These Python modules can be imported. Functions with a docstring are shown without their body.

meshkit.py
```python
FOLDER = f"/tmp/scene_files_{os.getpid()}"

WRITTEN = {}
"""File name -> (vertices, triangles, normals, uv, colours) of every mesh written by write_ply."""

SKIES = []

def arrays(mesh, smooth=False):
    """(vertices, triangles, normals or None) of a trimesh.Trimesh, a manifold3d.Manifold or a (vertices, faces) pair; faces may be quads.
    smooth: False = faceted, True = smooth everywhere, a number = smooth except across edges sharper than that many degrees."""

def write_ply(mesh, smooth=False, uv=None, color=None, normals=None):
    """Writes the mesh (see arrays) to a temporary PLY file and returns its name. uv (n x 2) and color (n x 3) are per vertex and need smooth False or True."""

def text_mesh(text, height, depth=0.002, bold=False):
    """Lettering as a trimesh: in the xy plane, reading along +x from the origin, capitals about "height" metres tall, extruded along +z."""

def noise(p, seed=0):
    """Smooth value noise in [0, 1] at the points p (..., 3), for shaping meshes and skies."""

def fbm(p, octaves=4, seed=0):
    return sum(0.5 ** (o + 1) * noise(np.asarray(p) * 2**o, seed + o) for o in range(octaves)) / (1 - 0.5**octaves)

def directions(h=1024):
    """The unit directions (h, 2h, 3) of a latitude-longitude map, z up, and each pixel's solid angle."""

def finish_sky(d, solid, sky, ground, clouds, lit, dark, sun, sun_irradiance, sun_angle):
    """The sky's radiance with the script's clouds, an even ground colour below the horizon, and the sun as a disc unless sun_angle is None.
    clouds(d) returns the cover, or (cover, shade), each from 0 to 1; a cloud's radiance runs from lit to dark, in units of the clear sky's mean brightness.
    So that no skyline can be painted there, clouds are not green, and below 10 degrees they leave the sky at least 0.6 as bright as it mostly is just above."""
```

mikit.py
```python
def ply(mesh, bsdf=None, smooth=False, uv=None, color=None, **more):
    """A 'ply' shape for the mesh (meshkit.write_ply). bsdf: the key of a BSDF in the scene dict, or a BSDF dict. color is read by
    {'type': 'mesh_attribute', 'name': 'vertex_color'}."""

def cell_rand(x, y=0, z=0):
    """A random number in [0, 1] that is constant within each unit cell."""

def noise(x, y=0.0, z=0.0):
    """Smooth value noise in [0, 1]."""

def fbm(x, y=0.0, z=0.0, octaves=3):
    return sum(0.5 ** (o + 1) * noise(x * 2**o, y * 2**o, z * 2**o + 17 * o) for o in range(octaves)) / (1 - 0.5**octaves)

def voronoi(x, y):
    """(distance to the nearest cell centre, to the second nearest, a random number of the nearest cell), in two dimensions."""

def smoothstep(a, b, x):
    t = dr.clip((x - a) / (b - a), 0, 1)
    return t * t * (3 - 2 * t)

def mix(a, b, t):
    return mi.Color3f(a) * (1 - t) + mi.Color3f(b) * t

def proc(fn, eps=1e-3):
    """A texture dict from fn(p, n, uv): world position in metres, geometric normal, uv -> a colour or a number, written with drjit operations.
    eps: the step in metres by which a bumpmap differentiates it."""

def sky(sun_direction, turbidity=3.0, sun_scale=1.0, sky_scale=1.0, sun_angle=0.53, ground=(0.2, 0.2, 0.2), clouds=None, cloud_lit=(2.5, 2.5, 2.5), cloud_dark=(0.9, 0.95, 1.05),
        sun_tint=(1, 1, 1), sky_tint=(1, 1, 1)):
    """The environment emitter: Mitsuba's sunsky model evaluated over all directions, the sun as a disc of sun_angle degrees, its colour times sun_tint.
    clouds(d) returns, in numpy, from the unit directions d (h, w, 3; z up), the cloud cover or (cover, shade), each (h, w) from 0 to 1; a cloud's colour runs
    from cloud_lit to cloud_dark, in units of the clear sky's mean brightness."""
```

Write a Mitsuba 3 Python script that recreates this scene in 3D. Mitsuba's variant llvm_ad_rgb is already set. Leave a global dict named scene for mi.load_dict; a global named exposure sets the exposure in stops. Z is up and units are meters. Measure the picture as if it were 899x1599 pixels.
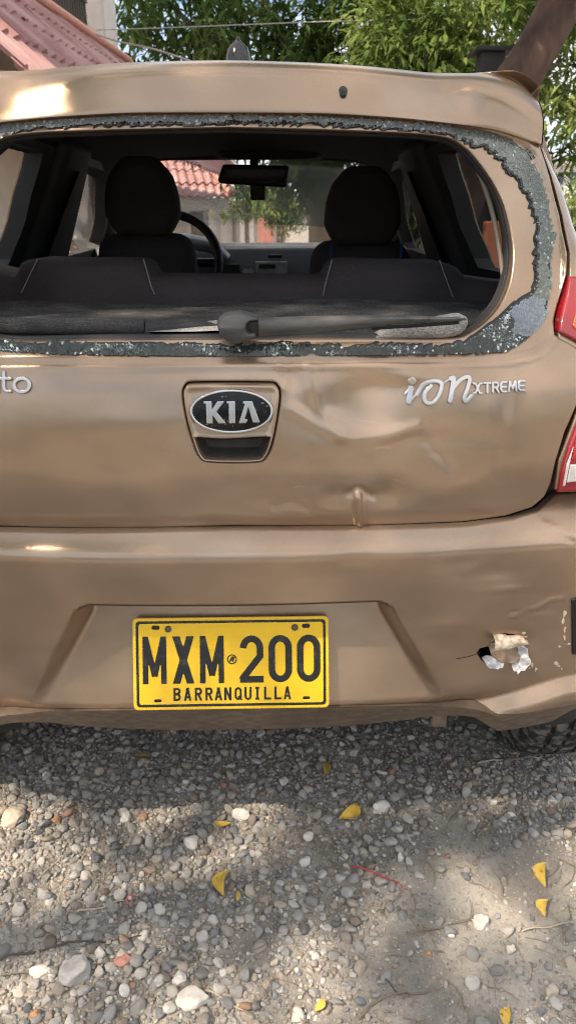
import math, random
import numpy as np
import trimesh, shapely, manifold3d
import shapely.geometry as sg
import shapely.ops as so
from shapely import affinity
from scipy.spatial import Delaunay, Voronoi, cKDTree
from scipy.interpolate import PchipInterpolator
import drjit as dr
import mitsuba as mi
import mikit, meshkit

T = mi.ScalarTransform4f
rng = np.random.default_rng(7)
random.seed(7)
scene, labels = {}, {}

# ------------------------------------------------------------------ camera, sky, exposure
FPX, PITCH, YAW = 1155.0, math.radians(21.5), math.atan(29.5 / 1155.0)      # focal length in pixels of an 899 x 1599 frame
CAM = np.array([0.06, -1.05, 1.19])
FWD = np.array([math.sin(YAW) * math.cos(PITCH), math.cos(YAW) * math.cos(PITCH), -math.sin(PITCH)])
RIGHT = np.cross(FWD, [0, 0, 1.0]); RIGHT /= np.linalg.norm(RIGHT)
UPV = np.cross(RIGHT, FWD)
scene['camera'] = {'type': 'thinlens', 'fov': math.degrees(2 * math.atan(449.5 / FPX)), 'fov_axis': 'x', 'near_clip': 0.02, 'far_clip': 800.0,
                   'aperture_radius': 0.0016, 'focus_distance': 1.25,
                   'to_world': T().look_at(origin=CAM.tolist(), target=(CAM + FWD).tolist(), up=[0, 0, 1])}
SUN = np.array([-0.50, -0.38, 0.78]); SUN /= np.linalg.norm(SUN)


def sky_clouds(d):
    n = meshkit.fbm(d / np.maximum(d[..., 2:3] + 0.25, 0.1) * 1.6, 4, seed=3)
    return np.clip((n - 0.36) * 3.2, 0, 1) * 0.9, np.clip((n - 0.6) * 2, 0, 0.5)


scene['sky'] = mikit.sky(SUN.tolist(), turbidity=4, sun_scale=1.0, sky_scale=1.0, clouds=sky_clouds, ground=(0.3, 0.27, 0.23), sun_tint=(0.97, 0.98, 1.0), sky_tint=(1.05, 1.0, 0.94), cloud_lit=(2.6, 2.52, 2.42), cloud_dark=(1.2, 1.15, 1.1))
exposure = 2.72


# ------------------------------------------------------------------ helpers
def ray(x, y):
    d = FWD * FPX + RIGHT * (x - 449.5) + UPV * (799.5 - y)
    return d / np.linalg.norm(d)


def at_y(x, y, Y):
    d = ray(x, y); return CAM + d * (Y - CAM[1]) / d[1]


def at_z(x, y, Z):
    d = ray(x, y); return CAM + d * (Z - CAM[2]) / d[2]


def at_x(x, y, X):
    d = ray(x, y); return CAM + d * (X - CAM[0]) / d[0]


def on(pts, S, dy=0.0):
    """Measured outline points on the surface y = S(x, z): their (x, z), by bisection along each line of sight."""
    d = np.array([ray(x, y) for x, y in pts]); d = d / d[:, 1:2]
    lo, hi = np.full(len(d), -0.5), np.full(len(d), 1.2)
    for _ in range(40):
        Y = (lo + hi) / 2
        p = CAM + d * (Y - CAM[1])[:, None]
        beyond = Y > S(p[:, 0], p[:, 2]) + dy
        lo, hi = np.where(beyond, lo, Y), np.where(beyond, Y, hi)
    return p[:, [0, 2]]


def numbered(name):
    if name not in scene and name not in labels: return name
    k = 1
    while f'{name}_{k:03d}' in scene or f'{name}_{k:03d}' in labels: k += 1
    return f'{name}_{k:03d}'


def thing(name, label, cat, group=None):
    k = numbered(name); labels[k] = {'label': label, 'category': cat}
    if group: labels[k]['group'] = group
    return k


def obj(name, mesh, bsdf, parent=None, smooth=30, label=None, cat=None, group=None, kind=None, **more):
    k = numbered(f'{parent}__{name}' if parent else name)
    scene[k] = mikit.ply(mesh, bsdf, smooth=smooth, **more)
    e = {a: b for a, b in (('label', label), ('category', cat), ('group', group), ('kind', kind)) if b}
    if e: labels[k] = e
    return k


def mesh(v, f): return trimesh.Trimesh(np.asarray(v, float), np.asarray(f, int), process=False)


def cat_(ms): return trimesh.util.concatenate([m for m in ms if m is not None])


def resample(line, h):
    n = max(3, int(math.ceil(line.length / h)))
    return np.array([line.interpolate(i / n, normalized=True).coords[0] for i in range(n)])


def polys(p):
    if p.is_empty: return []
    return [g for g in getattr(p, 'geoms', [p]) if g.geom_type == 'Polygon' and g.area > 1e-9]


def tri2d(poly, h, rings=(), hb=None, dense=None):
    """Triangulated polygon with an inner grid; extra rings parallel to its border. Returns points, triangles and distance to the border."""
    hb = hb or h
    pts = []
    for d in (0.0,) + tuple(rings):
        for g in polys(poly if d == 0 else poly.buffer(-d, join_style=2)):
            for r in [g.exterior, *g.interiors]: pts.append(resample(r, hb))
    inner = poly.buffer(-(max(rings, default=0) + 0.45 * h))
    x0, y0, x1, y1 = poly.bounds
    gx, gy = np.meshgrid(np.arange(x0, x1, h), np.arange(y0, y1, h * 0.9))
    gx[1::2] += h / 2
    g = np.column_stack([gx.ravel(), gy.ravel()])
    if not inner.is_empty: pts.append(g[shapely.contains_xy(inner, g[:, 0], g[:, 1])])
    if dense is not None: pts.append(dense[shapely.contains_xy(inner, dense[:, 0], dense[:, 1])])
    p = np.vstack(pts)
    p = np.unique(np.round(p, 6), axis=0)
    t = Delaunay(p).simplices
    c = p[t].mean(1)
    e1, e2 = p[t[:, 1]] - p[t[:, 0]], p[t[:, 2]] - p[t[:, 0]]
    cr = e1[:, 0] * e2[:, 1] - e1[:, 1] * e2[:, 0]
    keep = shapely.contains_xy(poly, c[:, 0], c[:, 1]) & (np.abs(cr) > 1e-12)
    t, cr = t[keep], cr[keep]
    t = np.where((cr > 0)[:, None], t, t[:, ::-1])
    used, inv = np.unique(t, return_inverse=True)
    p, t = p[used], inv.reshape(-1, 3)
    d = shapely.distance(poly.boundary, shapely.points(p))
    return p, t, d


def border(t):
    e = np.vstack([t[:, [0, 1]], t[:, [1, 2]], t[:, [2, 0]]])
    key = np.sort(e, axis=1)
    _, idx, cnt = np.unique(key, axis=0, return_index=True, return_counts=True)
    return e[idx[cnt == 1]]


def panel(poly, S, h=0.006, r=0.003, depth=0.012, hb=None, lift=0.0, dense=None, edge=None):
    """A sheet y = S(x, z) - lift over the polygon (x, z), its border rounded with radius r and turned inwards (towards +y) by depth."""
    rings = (r * 0.12, r * 0.35, r * 0.7, r * 1.1) if r > 0 else ()
    ms = []
    for g in polys(poly):
        p, t, d = tri2d(g, h, rings, hb, dense)
        y = S(p[:, 0], p[:, 1]) - lift
        if r > 0:
            q = np.clip(1 - d / r, 0, 1); y = y + r * (1 - np.sqrt(np.maximum(1 - q * q, 0)))
        v = np.column_stack([p[:, 0], y, p[:, 1]])
        b = border(t); nb = len(v)
        v2 = np.vstack([v[b[:, 0]], v[b[:, 1]], v[b[:, 0]] + [0, depth, 0], v[b[:, 1]] + [0, depth, 0]])
        n = len(b); i = np.arange(n) + nb
        w = np.vstack([np.column_stack([i, i + 2 * n, i + n]), np.column_stack([i + n, i + 2 * n, i + 3 * n])])
        ms.append(mesh(np.vstack([v, v2]), np.vstack([t, w])))
    return cat_(ms)


def extrude_xz(poly, y0, y1):
    """A flat polygon (x, z) between the planes y0 and y1."""
    ms = []
    for g in polys(poly):
        m = trimesh.creation.extrude_polygon(g, y1 - y0, engine='earcut')
        v = np.array(m.vertices); f = np.array(m.faces)
        ms.append(mesh(np.column_stack([v[:, 0], y0 + v[:, 2], v[:, 1]]), f[:, ::-1]))
    return cat_(ms)


def smoothstep(a, b, x):
    t = np.clip((x - a) / (b - a), 0, 1); return t * t * (3 - 2 * t)


def box(x0, x1, y0, y1, z0, z1, r=0.0, seg=10, refine=0.0):
    if r <= 0:
        m = trimesh.creation.box((x1 - x0, y1 - y0, z1 - z0)); m.apply_translation(((x0 + x1) / 2, (y0 + y1) / 2, (z0 + z1) / 2)); return m
    s = manifold3d.Manifold.sphere(r, seg)
    m = manifold3d.Manifold.batch_hull([s.translate((x, y, z)) for x in (x0 + r, x1 - r) for y in (y0 + r, y1 - r) for z in (z0 + r, z1 - r)])
    if refine: m = m.refine_to_length(refine)
    return to_tm(m)


def to_tm(m):
    q = m.to_mesh(); return mesh(q.vert_properties[:, :3], q.tri_verts)


def hull(balls, seg=16):
    return to_tm(manifold3d.Manifold.batch_hull([manifold3d.Manifold.sphere(b[3], seg).translate(tuple(map(float, b[:3]))) for b in balls]))


def tube(path, r, sides=8, cap=True, squash=None, up=(0, 0, 1)):
    p = np.asarray(path, float); n = len(p)
    r = np.broadcast_to(np.asarray(r, float), (n,))
    t = np.gradient(p, axis=0); t /= np.linalg.norm(t, axis=1, keepdims=True) + 1e-12
    ref = np.asarray(up, float)
    a = np.cross(t, ref); l = np.linalg.norm(a, axis=1, keepdims=True)
    a = np.where(l > 0.05, a / np.maximum(l, 1e-9), np.cross(t, [1.0, 0.05, 0]))
    a /= np.linalg.norm(a, axis=1, keepdims=True)
    b = np.cross(t, a)
    ang = np.arange(sides) * 2 * np.pi / sides
    sa, sb = squash or (1, 1)
    v = p[:, None] + r[:, None, None] * (sa * np.cos(ang)[None, :, None] * a[:, None] + sb * np.sin(ang)[None, :, None] * b[:, None])
    i, j = np.meshgrid(np.arange(n - 1), np.arange(sides), indexing='ij')
    q = np.stack([i * sides + j, i * sides + (j + 1) % sides, (i + 1) * sides + (j + 1) % sides, (i + 1) * sides + j], -1).reshape(-1, 4)
    f = np.vstack([q[:, [0, 1, 2]], q[:, [0, 2, 3]]])
    v = v.reshape(-1, 3)
    if cap:
        k = len(v); v = np.vstack([v, p[0], p[-1]]); j = np.arange(sides)
        f = np.vstack([f, np.column_stack([np.full(sides, k), (j + 1) % sides, j]), np.column_stack([np.full(sides, k + 1), (n - 1) * sides + j, (n - 1) * sides + (j + 1) % sides])])
    m = mesh(v, f)
    if m.volume < 0: m.invert()
    return m


def catmull(pts, n=8, closed=False):
    p = np.asarray(pts, float); m = len(p); out = []
    for i in range(m if closed else m - 1):
        g = [p[(i + k) % m] if closed else p[min(max(i + k, 0), m - 1)] for k in (-1, 0, 1, 2)]
        for t in np.arange(n) / n:
            out.append(0.5 * (2 * g[1] + (g[2] - g[0]) * t + (2 * g[0] - 5 * g[1] + 4 * g[2] - g[3]) * t * t + (3 * g[1] - g[0] - 3 * g[2] + g[3]) * t ** 3))
    if not closed: out.append(p[-1])
    return np.array(out)


def grid_mesh(P, flip=False):
    """(n, m, 3) points as a sheet."""
    n, m = P.shape[:2]
    i, j = np.meshgrid(np.arange(n - 1), np.arange(m - 1), indexing='ij')
    q = np.stack([i * m + j, i * m + j + 1, (i + 1) * m + j + 1, (i + 1) * m + j], -1).reshape(-1, 4)
    f = np.vstack([q[:, [0, 1, 2]], q[:, [0, 2, 3]]])
    return mesh(P.reshape(-1, 3), f[:, ::-1] if flip else f)


# ------------------------------------------------------------------ materials
def rgb(*c): return {'type': 'rgb', 'value': list(map(float, c))}


def mat(key, color, rough=0.6, metal=0.0, two=True, bump=None, bump_scale=1.0, **more):
    b = {'type': 'principled', 'base_color': color if isinstance(color, dict) else rgb(*color), 'roughness': rough, 'metallic': metal, **more}
    if bump is not None: b = {'type': 'bumpmap', 'arbitrary': bump, 'scale': bump_scale, 'nested': b}
    scene[key] = {'type': 'twosided', 'nested': b} if two else b


N, FB, SS = mikit.noise, mikit.fbm, mikit.smoothstep
MIX = lambda a, b, t: mikit.mix([float(q) for q in a], [float(q) for q in b], t)


def paint_color(p, n, uv):
    dust = FB(p.x * 7, p.y * 7, p.z * 11, 4)
    fleck = N(p.x * 900, p.y * 900, p.z * 900)
    c = MIX((0.310, 0.217, 0.150), (0.362, 0.267, 0.194), SS(0.35, 0.75, dust))
    return c * (0.92 + 0.16 * fleck)


def paint_rough(p, n, uv):
    return 0.19 + 0.12 * FB(p.x * 18, p.y * 18, p.z * 30, 3)


mat('m_paint', mikit.proc(paint_color), mikit.proc(paint_rough), 0.68, specular=0.5, clearcoat=1.0, clearcoat_gloss=0.97)


def lip_color(p, n, uv):  # bumper bronze darkened: underside shade and dust put into the colour
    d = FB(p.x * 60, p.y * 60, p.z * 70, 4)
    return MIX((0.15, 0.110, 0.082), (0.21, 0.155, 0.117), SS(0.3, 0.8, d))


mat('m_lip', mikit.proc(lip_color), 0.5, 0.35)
mat('m_black', (0.012, 0.012, 0.013), 0.5)
mat('m_gloss_black', (0.006, 0.006, 0.007), 0.12, clearcoat=0.6, clearcoat_gloss=0.95)
mat('m_chrome', (0.58, 0.57, 0.56), 0.2, 1.0)
mat('m_chrome_dull', (0.50, 0.49, 0.475), 0.3, 1.0)


def emblem_black(p, n, uv):
    s = N(p.x * 420, p.y * 420, p.z * 420)
    return MIX((0.006, 0.006, 0.007), (0.32, 0.30, 0.28), SS(0.80, 0.95, s) * SS(0.35, 0.6, FB(p.x * 40, 1.0, p.z * 40, 3)))


mat('m_emblem', mikit.proc(emblem_black), 0.12, specular=0.3)


def plate_yellow(p, n, uv):
    d = FB(p.x * 35, p.y * 35, p.z * 35, 4)
    return MIX((0.90, 0.56, 0.010), (0.86, 0.52, 0.015), SS(0.4, 0.8, d))


mat('m_plate', mikit.proc(plate_yellow), 0.22, clearcoat=0.5, clearcoat_gloss=0.95)


def plate_black(p, n, uv):
    d = FB(p.x * 90, p.y * 90, p.z * 90, 4)
    return MIX((0.012, 0.012, 0.013), (0.04, 0.038, 0.036), SS(0.5, 0.8, d))


mat('m_plate_black', mikit.proc(plate_black), 0.35)
mat('m_bolt', (0.13, 0.11, 0.095), 0.55, 0.6)


def plastic_grey(p, n, uv):
    d = FB(p.x * 25, p.y * 25, p.z * 60, 4)
    return MIX((0.045, 0.045, 0.047), (0.085, 0.083, 0.082), SS(0.3, 0.75, d))


mat('m_wiper', mikit.proc(plastic_grey), 0.42)
mat('m_rubber', (0.015, 0.015, 0.015), 0.8)


def felt_color(p, n, uv):
    s = N(p.x * 700, p.y * 700, p.z * 700) * 0.6 + 0.4 * FB(p.x * 30, p.y * 30, 0, 3)
    return MIX((0.022, 0.022, 0.024), (0.10, 0.097, 0.094), SS(0.35, 0.95, s))


mat('m_felt', mikit.proc(felt_color), 0.95)
mat('m_felt_pale', mikit.proc(lambda p, n, uv: MIX((0.14, 0.135, 0.13), (0.36, 0.345, 0.33), SS(0.2, 0.9, N(p.x * 600, p.y * 600, p.z * 600)))), 0.95)


def fabric(p, n, uv):
    s = N(p.x * 800, p.y * 800, p.z * 800)
    return MIX((0.030, 0.025, 0.026), (0.062, 0.053, 0.054), s)


mat('m_seat', mikit.proc(fabric), 0.95, sheen=0.3)
mat('m_stitch', (0.24, 0.225, 0.215), 0.8)
mat('m_trim', (0.028, 0.028, 0.03), 0.6)
mat('m_headliner', (0.03, 0.028, 0.027), 0.9)
mat('m_dash', (0.06, 0.068, 0.078), 0.42)
mat('m_silver', (0.3, 0.31, 0.32), 0.4, 0.5)
mat('m_mirror', (0.75, 0.76, 0.77), 0.04, 1.0)
scene['m_window'] = {'type': 'thindielectric', 'int_ior': 1.5}
scene['m_windshield'] = {'type': 'blendbsdf', 'weight': 0.07, 'a': {'type': 'thindielectric', 'int_ior': 1.5}, 'b': {'type': 'twosided', 'nested': {'type': 'diffuse', 'reflectance': rgb(.55, .52, .48)}}}
scene['m_red_lens'] = {'type': 'twosided', 'nested': {'type': 'principled', 'base_color': rgb(0.27, 0.010, 0.016), 'roughness': 0.1, 'specular': 0.7, 'clearcoat': 1.0, 'clearcoat_gloss': 0.97}}


def lens_red(p, n, uv):
    g = dr.abs(dr.sin(p.z * 900)) * dr.abs(dr.sin((p.x + p.y) * 900))
    return MIX((0.30, 0.006, 0.012), (0.62, 0.03, 0.035), SS(0.2, 0.8, g))


def lens_orange(p, n, uv):
    g = dr.abs(dr.sin(p.z * 800)) * dr.abs(dr.sin((p.x + p.y) * 800))
    return MIX((0.48, 0.05, 0.01), (0.85, 0.22, 0.03), SS(0.2, 0.8, g))


mat('m_lens_grid', mikit.proc(lens_red), 0.12, clearcoat=1.0, clearcoat_gloss=0.97)
mat('m_lens_orange', mikit.proc(lens_orange), 0.12, clearcoat=1.0, clearcoat_gloss=0.97)
mat('m_lens_clear', (0.78, 0.74, 0.74), 0.08, 0.3, clearcoat=1.0, clearcoat_gloss=0.98)
scene['m_glass_bits'] = {'type': 'twosided', 'nested': {'type': 'principled', 'base_color': {'type': 'mesh_attribute', 'name': 'vertex_color'}, 'roughness': 0.12, 'specular': 0.6}}
scene['m_vertex'] = {'type': 'twosided', 'nested': {'type': 'principled', 'base_color': {'type': 'mesh_attribute', 'name': 'vertex_color'}, 'roughness': 0.8, 'specular': 0.3}}
scene['m_leaf'] = {'type': 'principledthin', 'base_color': {'type': 'mesh_attribute', 'name': 'vertex_color'}, 'roughness': 0.45, 'diff_trans': 0.95, 'spec_trans': 0.0}
mat('m_torn', mikit.proc(lambda p, n, uv: MIX((0.30, 0.305, 0.33), (0.60, 0.60, 0.63), SS(.25, .7, FB(p.x * 150, p.y * 150, p.z * 150, 3)))), 0.55)
mat('m_tread', mikit.proc(lambda p, n, uv: MIX((0.02, 0.02, 0.02), (0.17, 0.155, 0.14), SS(0.35, 0.75, FB(p.x * 60, p.y * 60, p.z * 60, 4)))), 0.85)
# ------------------------------------------------------------------ the car: rear skin
CAR = thing('hatchback_car', 'bronze metallic hatchback with shattered rear window and dented tailgate standing on gravel', 'car')

gz = np.array([.70, .741, .76, .82, .88, .94, .985, 1.005, 1.05, 1.20, 1.35, 1.42])
gy = np.array([.060, .047, .043, .040, .044, .054, .070, .079, .101, .181, .262, .300])
_gp = PchipInterpolator(gz, gy); G_PROF = lambda z: _gp(np.clip(z, gz[0], gz[-1]))
_sz = PchipInterpolator([.2, .70, .85, 1.0, 1.10, 1.19, 1.24, 1.30, 1.36, 1.45], [.765, .765, .735, .67, .63, .578, .558, .528, .50, .42]); SIDE_Z = lambda z: _sz(np.clip(z, .2, 1.45))


def corner(x, z, w=None, d=None):
    w = np.interp(z, [.7, .9, 1.1, 1.2, 1.33], [.14, .13, .09, .05, .03]) if w is None else w
    d = .22 * (w / .13) ** .8 if d is None else d
    q = np.clip((np.abs(x) - (SIDE_Z(z) - w)) / w, 0, 0.995)
    return d * (1 - np.sqrt(1 - q * q))


def S_base(x, z):
    x, z = np.asarray(x, float), np.asarray(z, float)
    return G_PROF(z) + 0.14 * x * x + corner(x, z)


bz = np.array([.26, .30, .335, .36, .385, .41, .45, .55, .64, .69, .703, .712, .735, .76])
by = np.array([.13, .100, .070, .050, .033, .021, .015, .006, .001, .000, .003, .010, .040, .065])
_bp = PchipInterpolator(bz, by); B_PROF = lambda z: _bp(np.clip(z, bz[0], bz[-1]))


def S_bump0(x, z):
    x, z = np.asarray(x, float), np.asarray(z, float)
    return B_PROF(z) + 0.15 * x * x + corner(x, z, 0.14, 0.2)


# dents of the tailgate: broad hollows, sharp ridges and the pinch at the lower edge
def line_field(x, z, pts, w):
    """Distance to a polyline given by points, with the fall-off along it."""
    L = sg.LineString(pts)
    P = shapely.points(np.column_stack([x, z]))
    return np.exp(-(shapely.distance(L, P) / w) ** 2)


D_ = lambda *pts: on(pts, S_base)
dent_hollows = []
for (px, py), sx, sz, a in [((545, 640), .075, .040, .009), ((590, 605), .050, .022, .005), ((430, 775), .060, .022, .003), ((528, 774), .024, .018, .0055),
                            ((600, 772), .028, .020, .0055), ((675, 690), .075, .028, .004), ((700, 765), .06, .03, -.004), ((450, 590), .022, .018, .003),
                            ((640, 585), .05, .012, -.003), ((810, 640), .018, .05, .0022), ((770, 650), .02, .05, -.0018), ((230, 660), .09, .02, -.0015), ((180, 720), .10, .03, .002)]:
    x, z = D_((px, py))[0]; dent_hollows.append((x, z, sx, sz, a))
dent_ridges = [(D_((487, 560), (489, 590), (500, 640), (530, 680)), .013, -.0040), (D_((590, 570), (600, 610), (600, 640)), .020, .0018),
               (D_((558, 770), (560, 795), (562, 822)), .0048, -.0115), (D_((545, 772), (560, 764), (582, 776)), .006, .005),
               (D_((668, 690), (690, 712), (702, 728)), .008, .0014), (D_((500, 690), (560, 697), (620, 680)), .014, -.0015),
               (D_((440, 562), (446, 580), (444, 604)), .007, -.003), (D_((455, 640), (500, 668), (545, 684), (600, 680), (650, 668)), .009, -.0028), (D_((430, 792), (455, 784), (480, 795)), .007, .002), (D_((640, 700), (690, 697), (770, 705)), .008, -.0008)]


def S_gate(x, z):
    x, z = np.asarray(x, float), np.asarray(z, float)
    y = S_base(x, z)
    for a, b, sx, sz, h in dent_hollows: y = y + 1.15 * h * np.exp(-((x - a) / sx) ** 2 - ((z - b) / sz) ** 2)
    if x.size > 1:
        for pts, w, h in dent_ridges: y = y + 1.05 * h * line_field(x, z, pts, w)
    return y + recess_step(x, z)


# outlines, measured on the right half and mirrored about the car's middle
def mirror(pts):
    p = np.asarray(pts); return np.vstack([p, (p * [-1, 1])[::-1]])


glass_outer_r = catmull(np.vstack([[(0, on([(362, 176)], S_base)[0][1])], on([(480, 178), (600, 185), (700, 196), (770, 209), (812, 232), (842, 280), (864, 340), (870, 400), (868, 450), (860, 500), (838, 535), (800, 549), (740, 554), (560, 557)], S_base), [(0, on([(362, 557)], S_base)[0][1])]]), 6)
glass_outer = sg.Polygon(mirror(glass_outer_r)).buffer(0)
step_r = catmull(np.vstack([[(0, on([(362, 165)], S_base)[0][1])], on([(600, 172), (760, 196), (826, 228), (856, 280), (874, 340), (881, 400), (879, 450), (873, 500), (852, 538), (815, 555), (740, 562), (560, 563)], S_base), [(0, on([(362, 563)], S_base)[0][1])]]), 6)
step_poly = sg.Polygon(mirror(step_r)).buffer(0)
hole_r = catmull(np.vstack([[(0, on([(362, 197)], S_base)[0][1])], on([(560, 203), (680, 210), (725, 226), (762, 268), (788, 315), (801, 370), (803, 410), (795, 452), (776, 488), (742, 518), (700, 531), (560, 531)], S_base), [(0, on([(362, 531)], S_base)[0][1])]]), 6)
hole_poly = sg.Polygon(mirror(hole_r)).buffer(0)


def recess_step(x, z):
    P = shapely.points(np.column_stack([np.ravel(x), np.ravel(z)]))
    ins = shapely.contains(step_poly, P) if np.size(x) < 50 else shapely.contains_xy(step_poly, np.ravel(x), np.ravel(z))
    d = shapely.distance(step_poly.exterior, P)
    sd = np.where(ins, d, -d)
    hs = shapely.distance(hole_poly.exterior, P)
    lip = -0.002 * smoothstep(0.010, 0.002, hs) * 0
    return (0.0085 * smoothstep(-0.004, 0.006, sd) - 0.0022 * np.exp(-((sd + 0.006) / 0.005) ** 2) + lip).reshape(np.shape(x))


z_gap = on([(362, 821)], S_base)[0][1]
gate_r = np.vstack([[(0, on([(362, 821)], S_base)[0][1])], on([(600, 821), (720, 816), (790, 806), (830, 793), (850, 776), (860, 755), (868, 720), (882, 675), (899, 636), (915, 600), (914, 565), (899, 541), (866, 523), (868, 500), (877, 460), (884, 428), (885, 395), (874, 335), (856, 270), (843, 228), (815, 200), (700, 170)], S_base), [(0, on([(362, 160)], S_base)[0][1])]])
gate_poly = sg.Polygon(mirror(gate_r)).buffer(-0.004).buffer(0.004)
garnish_px = [(298, 596), (420, 596), (434, 602), (438, 616), (434, 650), (426, 690), (416, 713), (400, 721), (330, 721), (312, 714), (301, 690), (290, 650), (285, 616), (288, 602)]
garnish_pts = on(garnish_px, S_base)
garnish_poly = sg.Polygon(catmull(garnish_pts, 6, True)).buffer(0).buffer(-.011, 10).buffer(.011, 10)
gate = gate_poly.difference(hole_poly).difference(garnish_poly)
TG = obj('tailgate', panel(gate, S_gate, 0.0055, 0.003, 0.016, 0.004), 'm_paint', CAR, smooth=True, label='bronze tailgate with creased dents and pinched lower edge')

# ---- handle garnish with its cavity and emblem
S_gar = lambda x, z: S_base(x, z)
gar_in = garnish_poly.buffer(-0.0022)
cav_px = [(304, 682), (350, 684), (422, 681), (424, 688), (417, 708), (404, 718), (365, 721), (328, 719), (313, 711), (304, 690)]
cav_poly = sg.Polygon(catmull(on(cav_px, S_base), 6, True)).buffer(0).intersection(garnish_poly.buffer(-0.006))
em_c = on([(362, 640)], S_base)[0]
em_a, em_b = 0.0625, 0.0325
el = lambda a, b: affinity.translate(affinity.scale(sg.Point(0, 0).buffer(1, 48), a, b), em_c[0], em_c[1])


def S_gar_dish(x, z):
    P = shapely.points(np.column_stack([np.ravel(x), np.ravel(z)]))
    d = shapely.distance(garnish_poly.exterior, P).reshape(np.shape(x))
    dc = shapely.distance(cav_poly, P).reshape(np.shape(x))
    return S_base(x, z) + 0.0035 * smoothstep(0.006, 0.013, d) - 0.002 * np.exp(-(dc / 0.004) ** 2)


GA = obj('handle_garnish', panel(gar_in.difference(cav_poly), S_gar_dish, 0.003, 0.0045, 0.020, 0.002, lift=0.009), 'm_paint', CAR, smooth=True)
# cavity: a dark bowl behind the opening
cp, ct, cd = tri2d(cav_poly.buffer(0.002), 0.003)
cy = S_base(cp[:, 0], cp[:, 1]) + 0.002 + 0.026 * smoothstep(0, 0.012, cd)
mat('m_cavity', mikit.proc(lambda p, n, uv: MIX((0.012, 0.011, 0.010), (0.05, 0.043, 0.035), FB(p.x * 60, p.y * 60, p.z * 60, 3))), 0.6)
obj('handle_recess', mesh(np.column_stack([cp[:, 0], cy, cp[:, 1]]), ct), 'm_cavity', GA, smooth=True)
EM = obj('emblem', panel(el(em_a, em_b).difference(el(em_a - .0042, em_b - .0042)), S_base, 0.002, 0.002, 0.008, 0.0012, lift=0.012), 'm_chrome', CAR, smooth=True)
obj('badge_field', panel(el(em_a - .004, em_b - .004), lambda x, z: S_base(x, z) - 0.0018 * (1 - ((x - em_c[0]) / em_a) ** 2 - ((z - em_c[1]) / em_b) ** 2), 0.003, 0, 0.004, lift=0.0096), 'm_emblem', EM, smooth=True)


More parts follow.
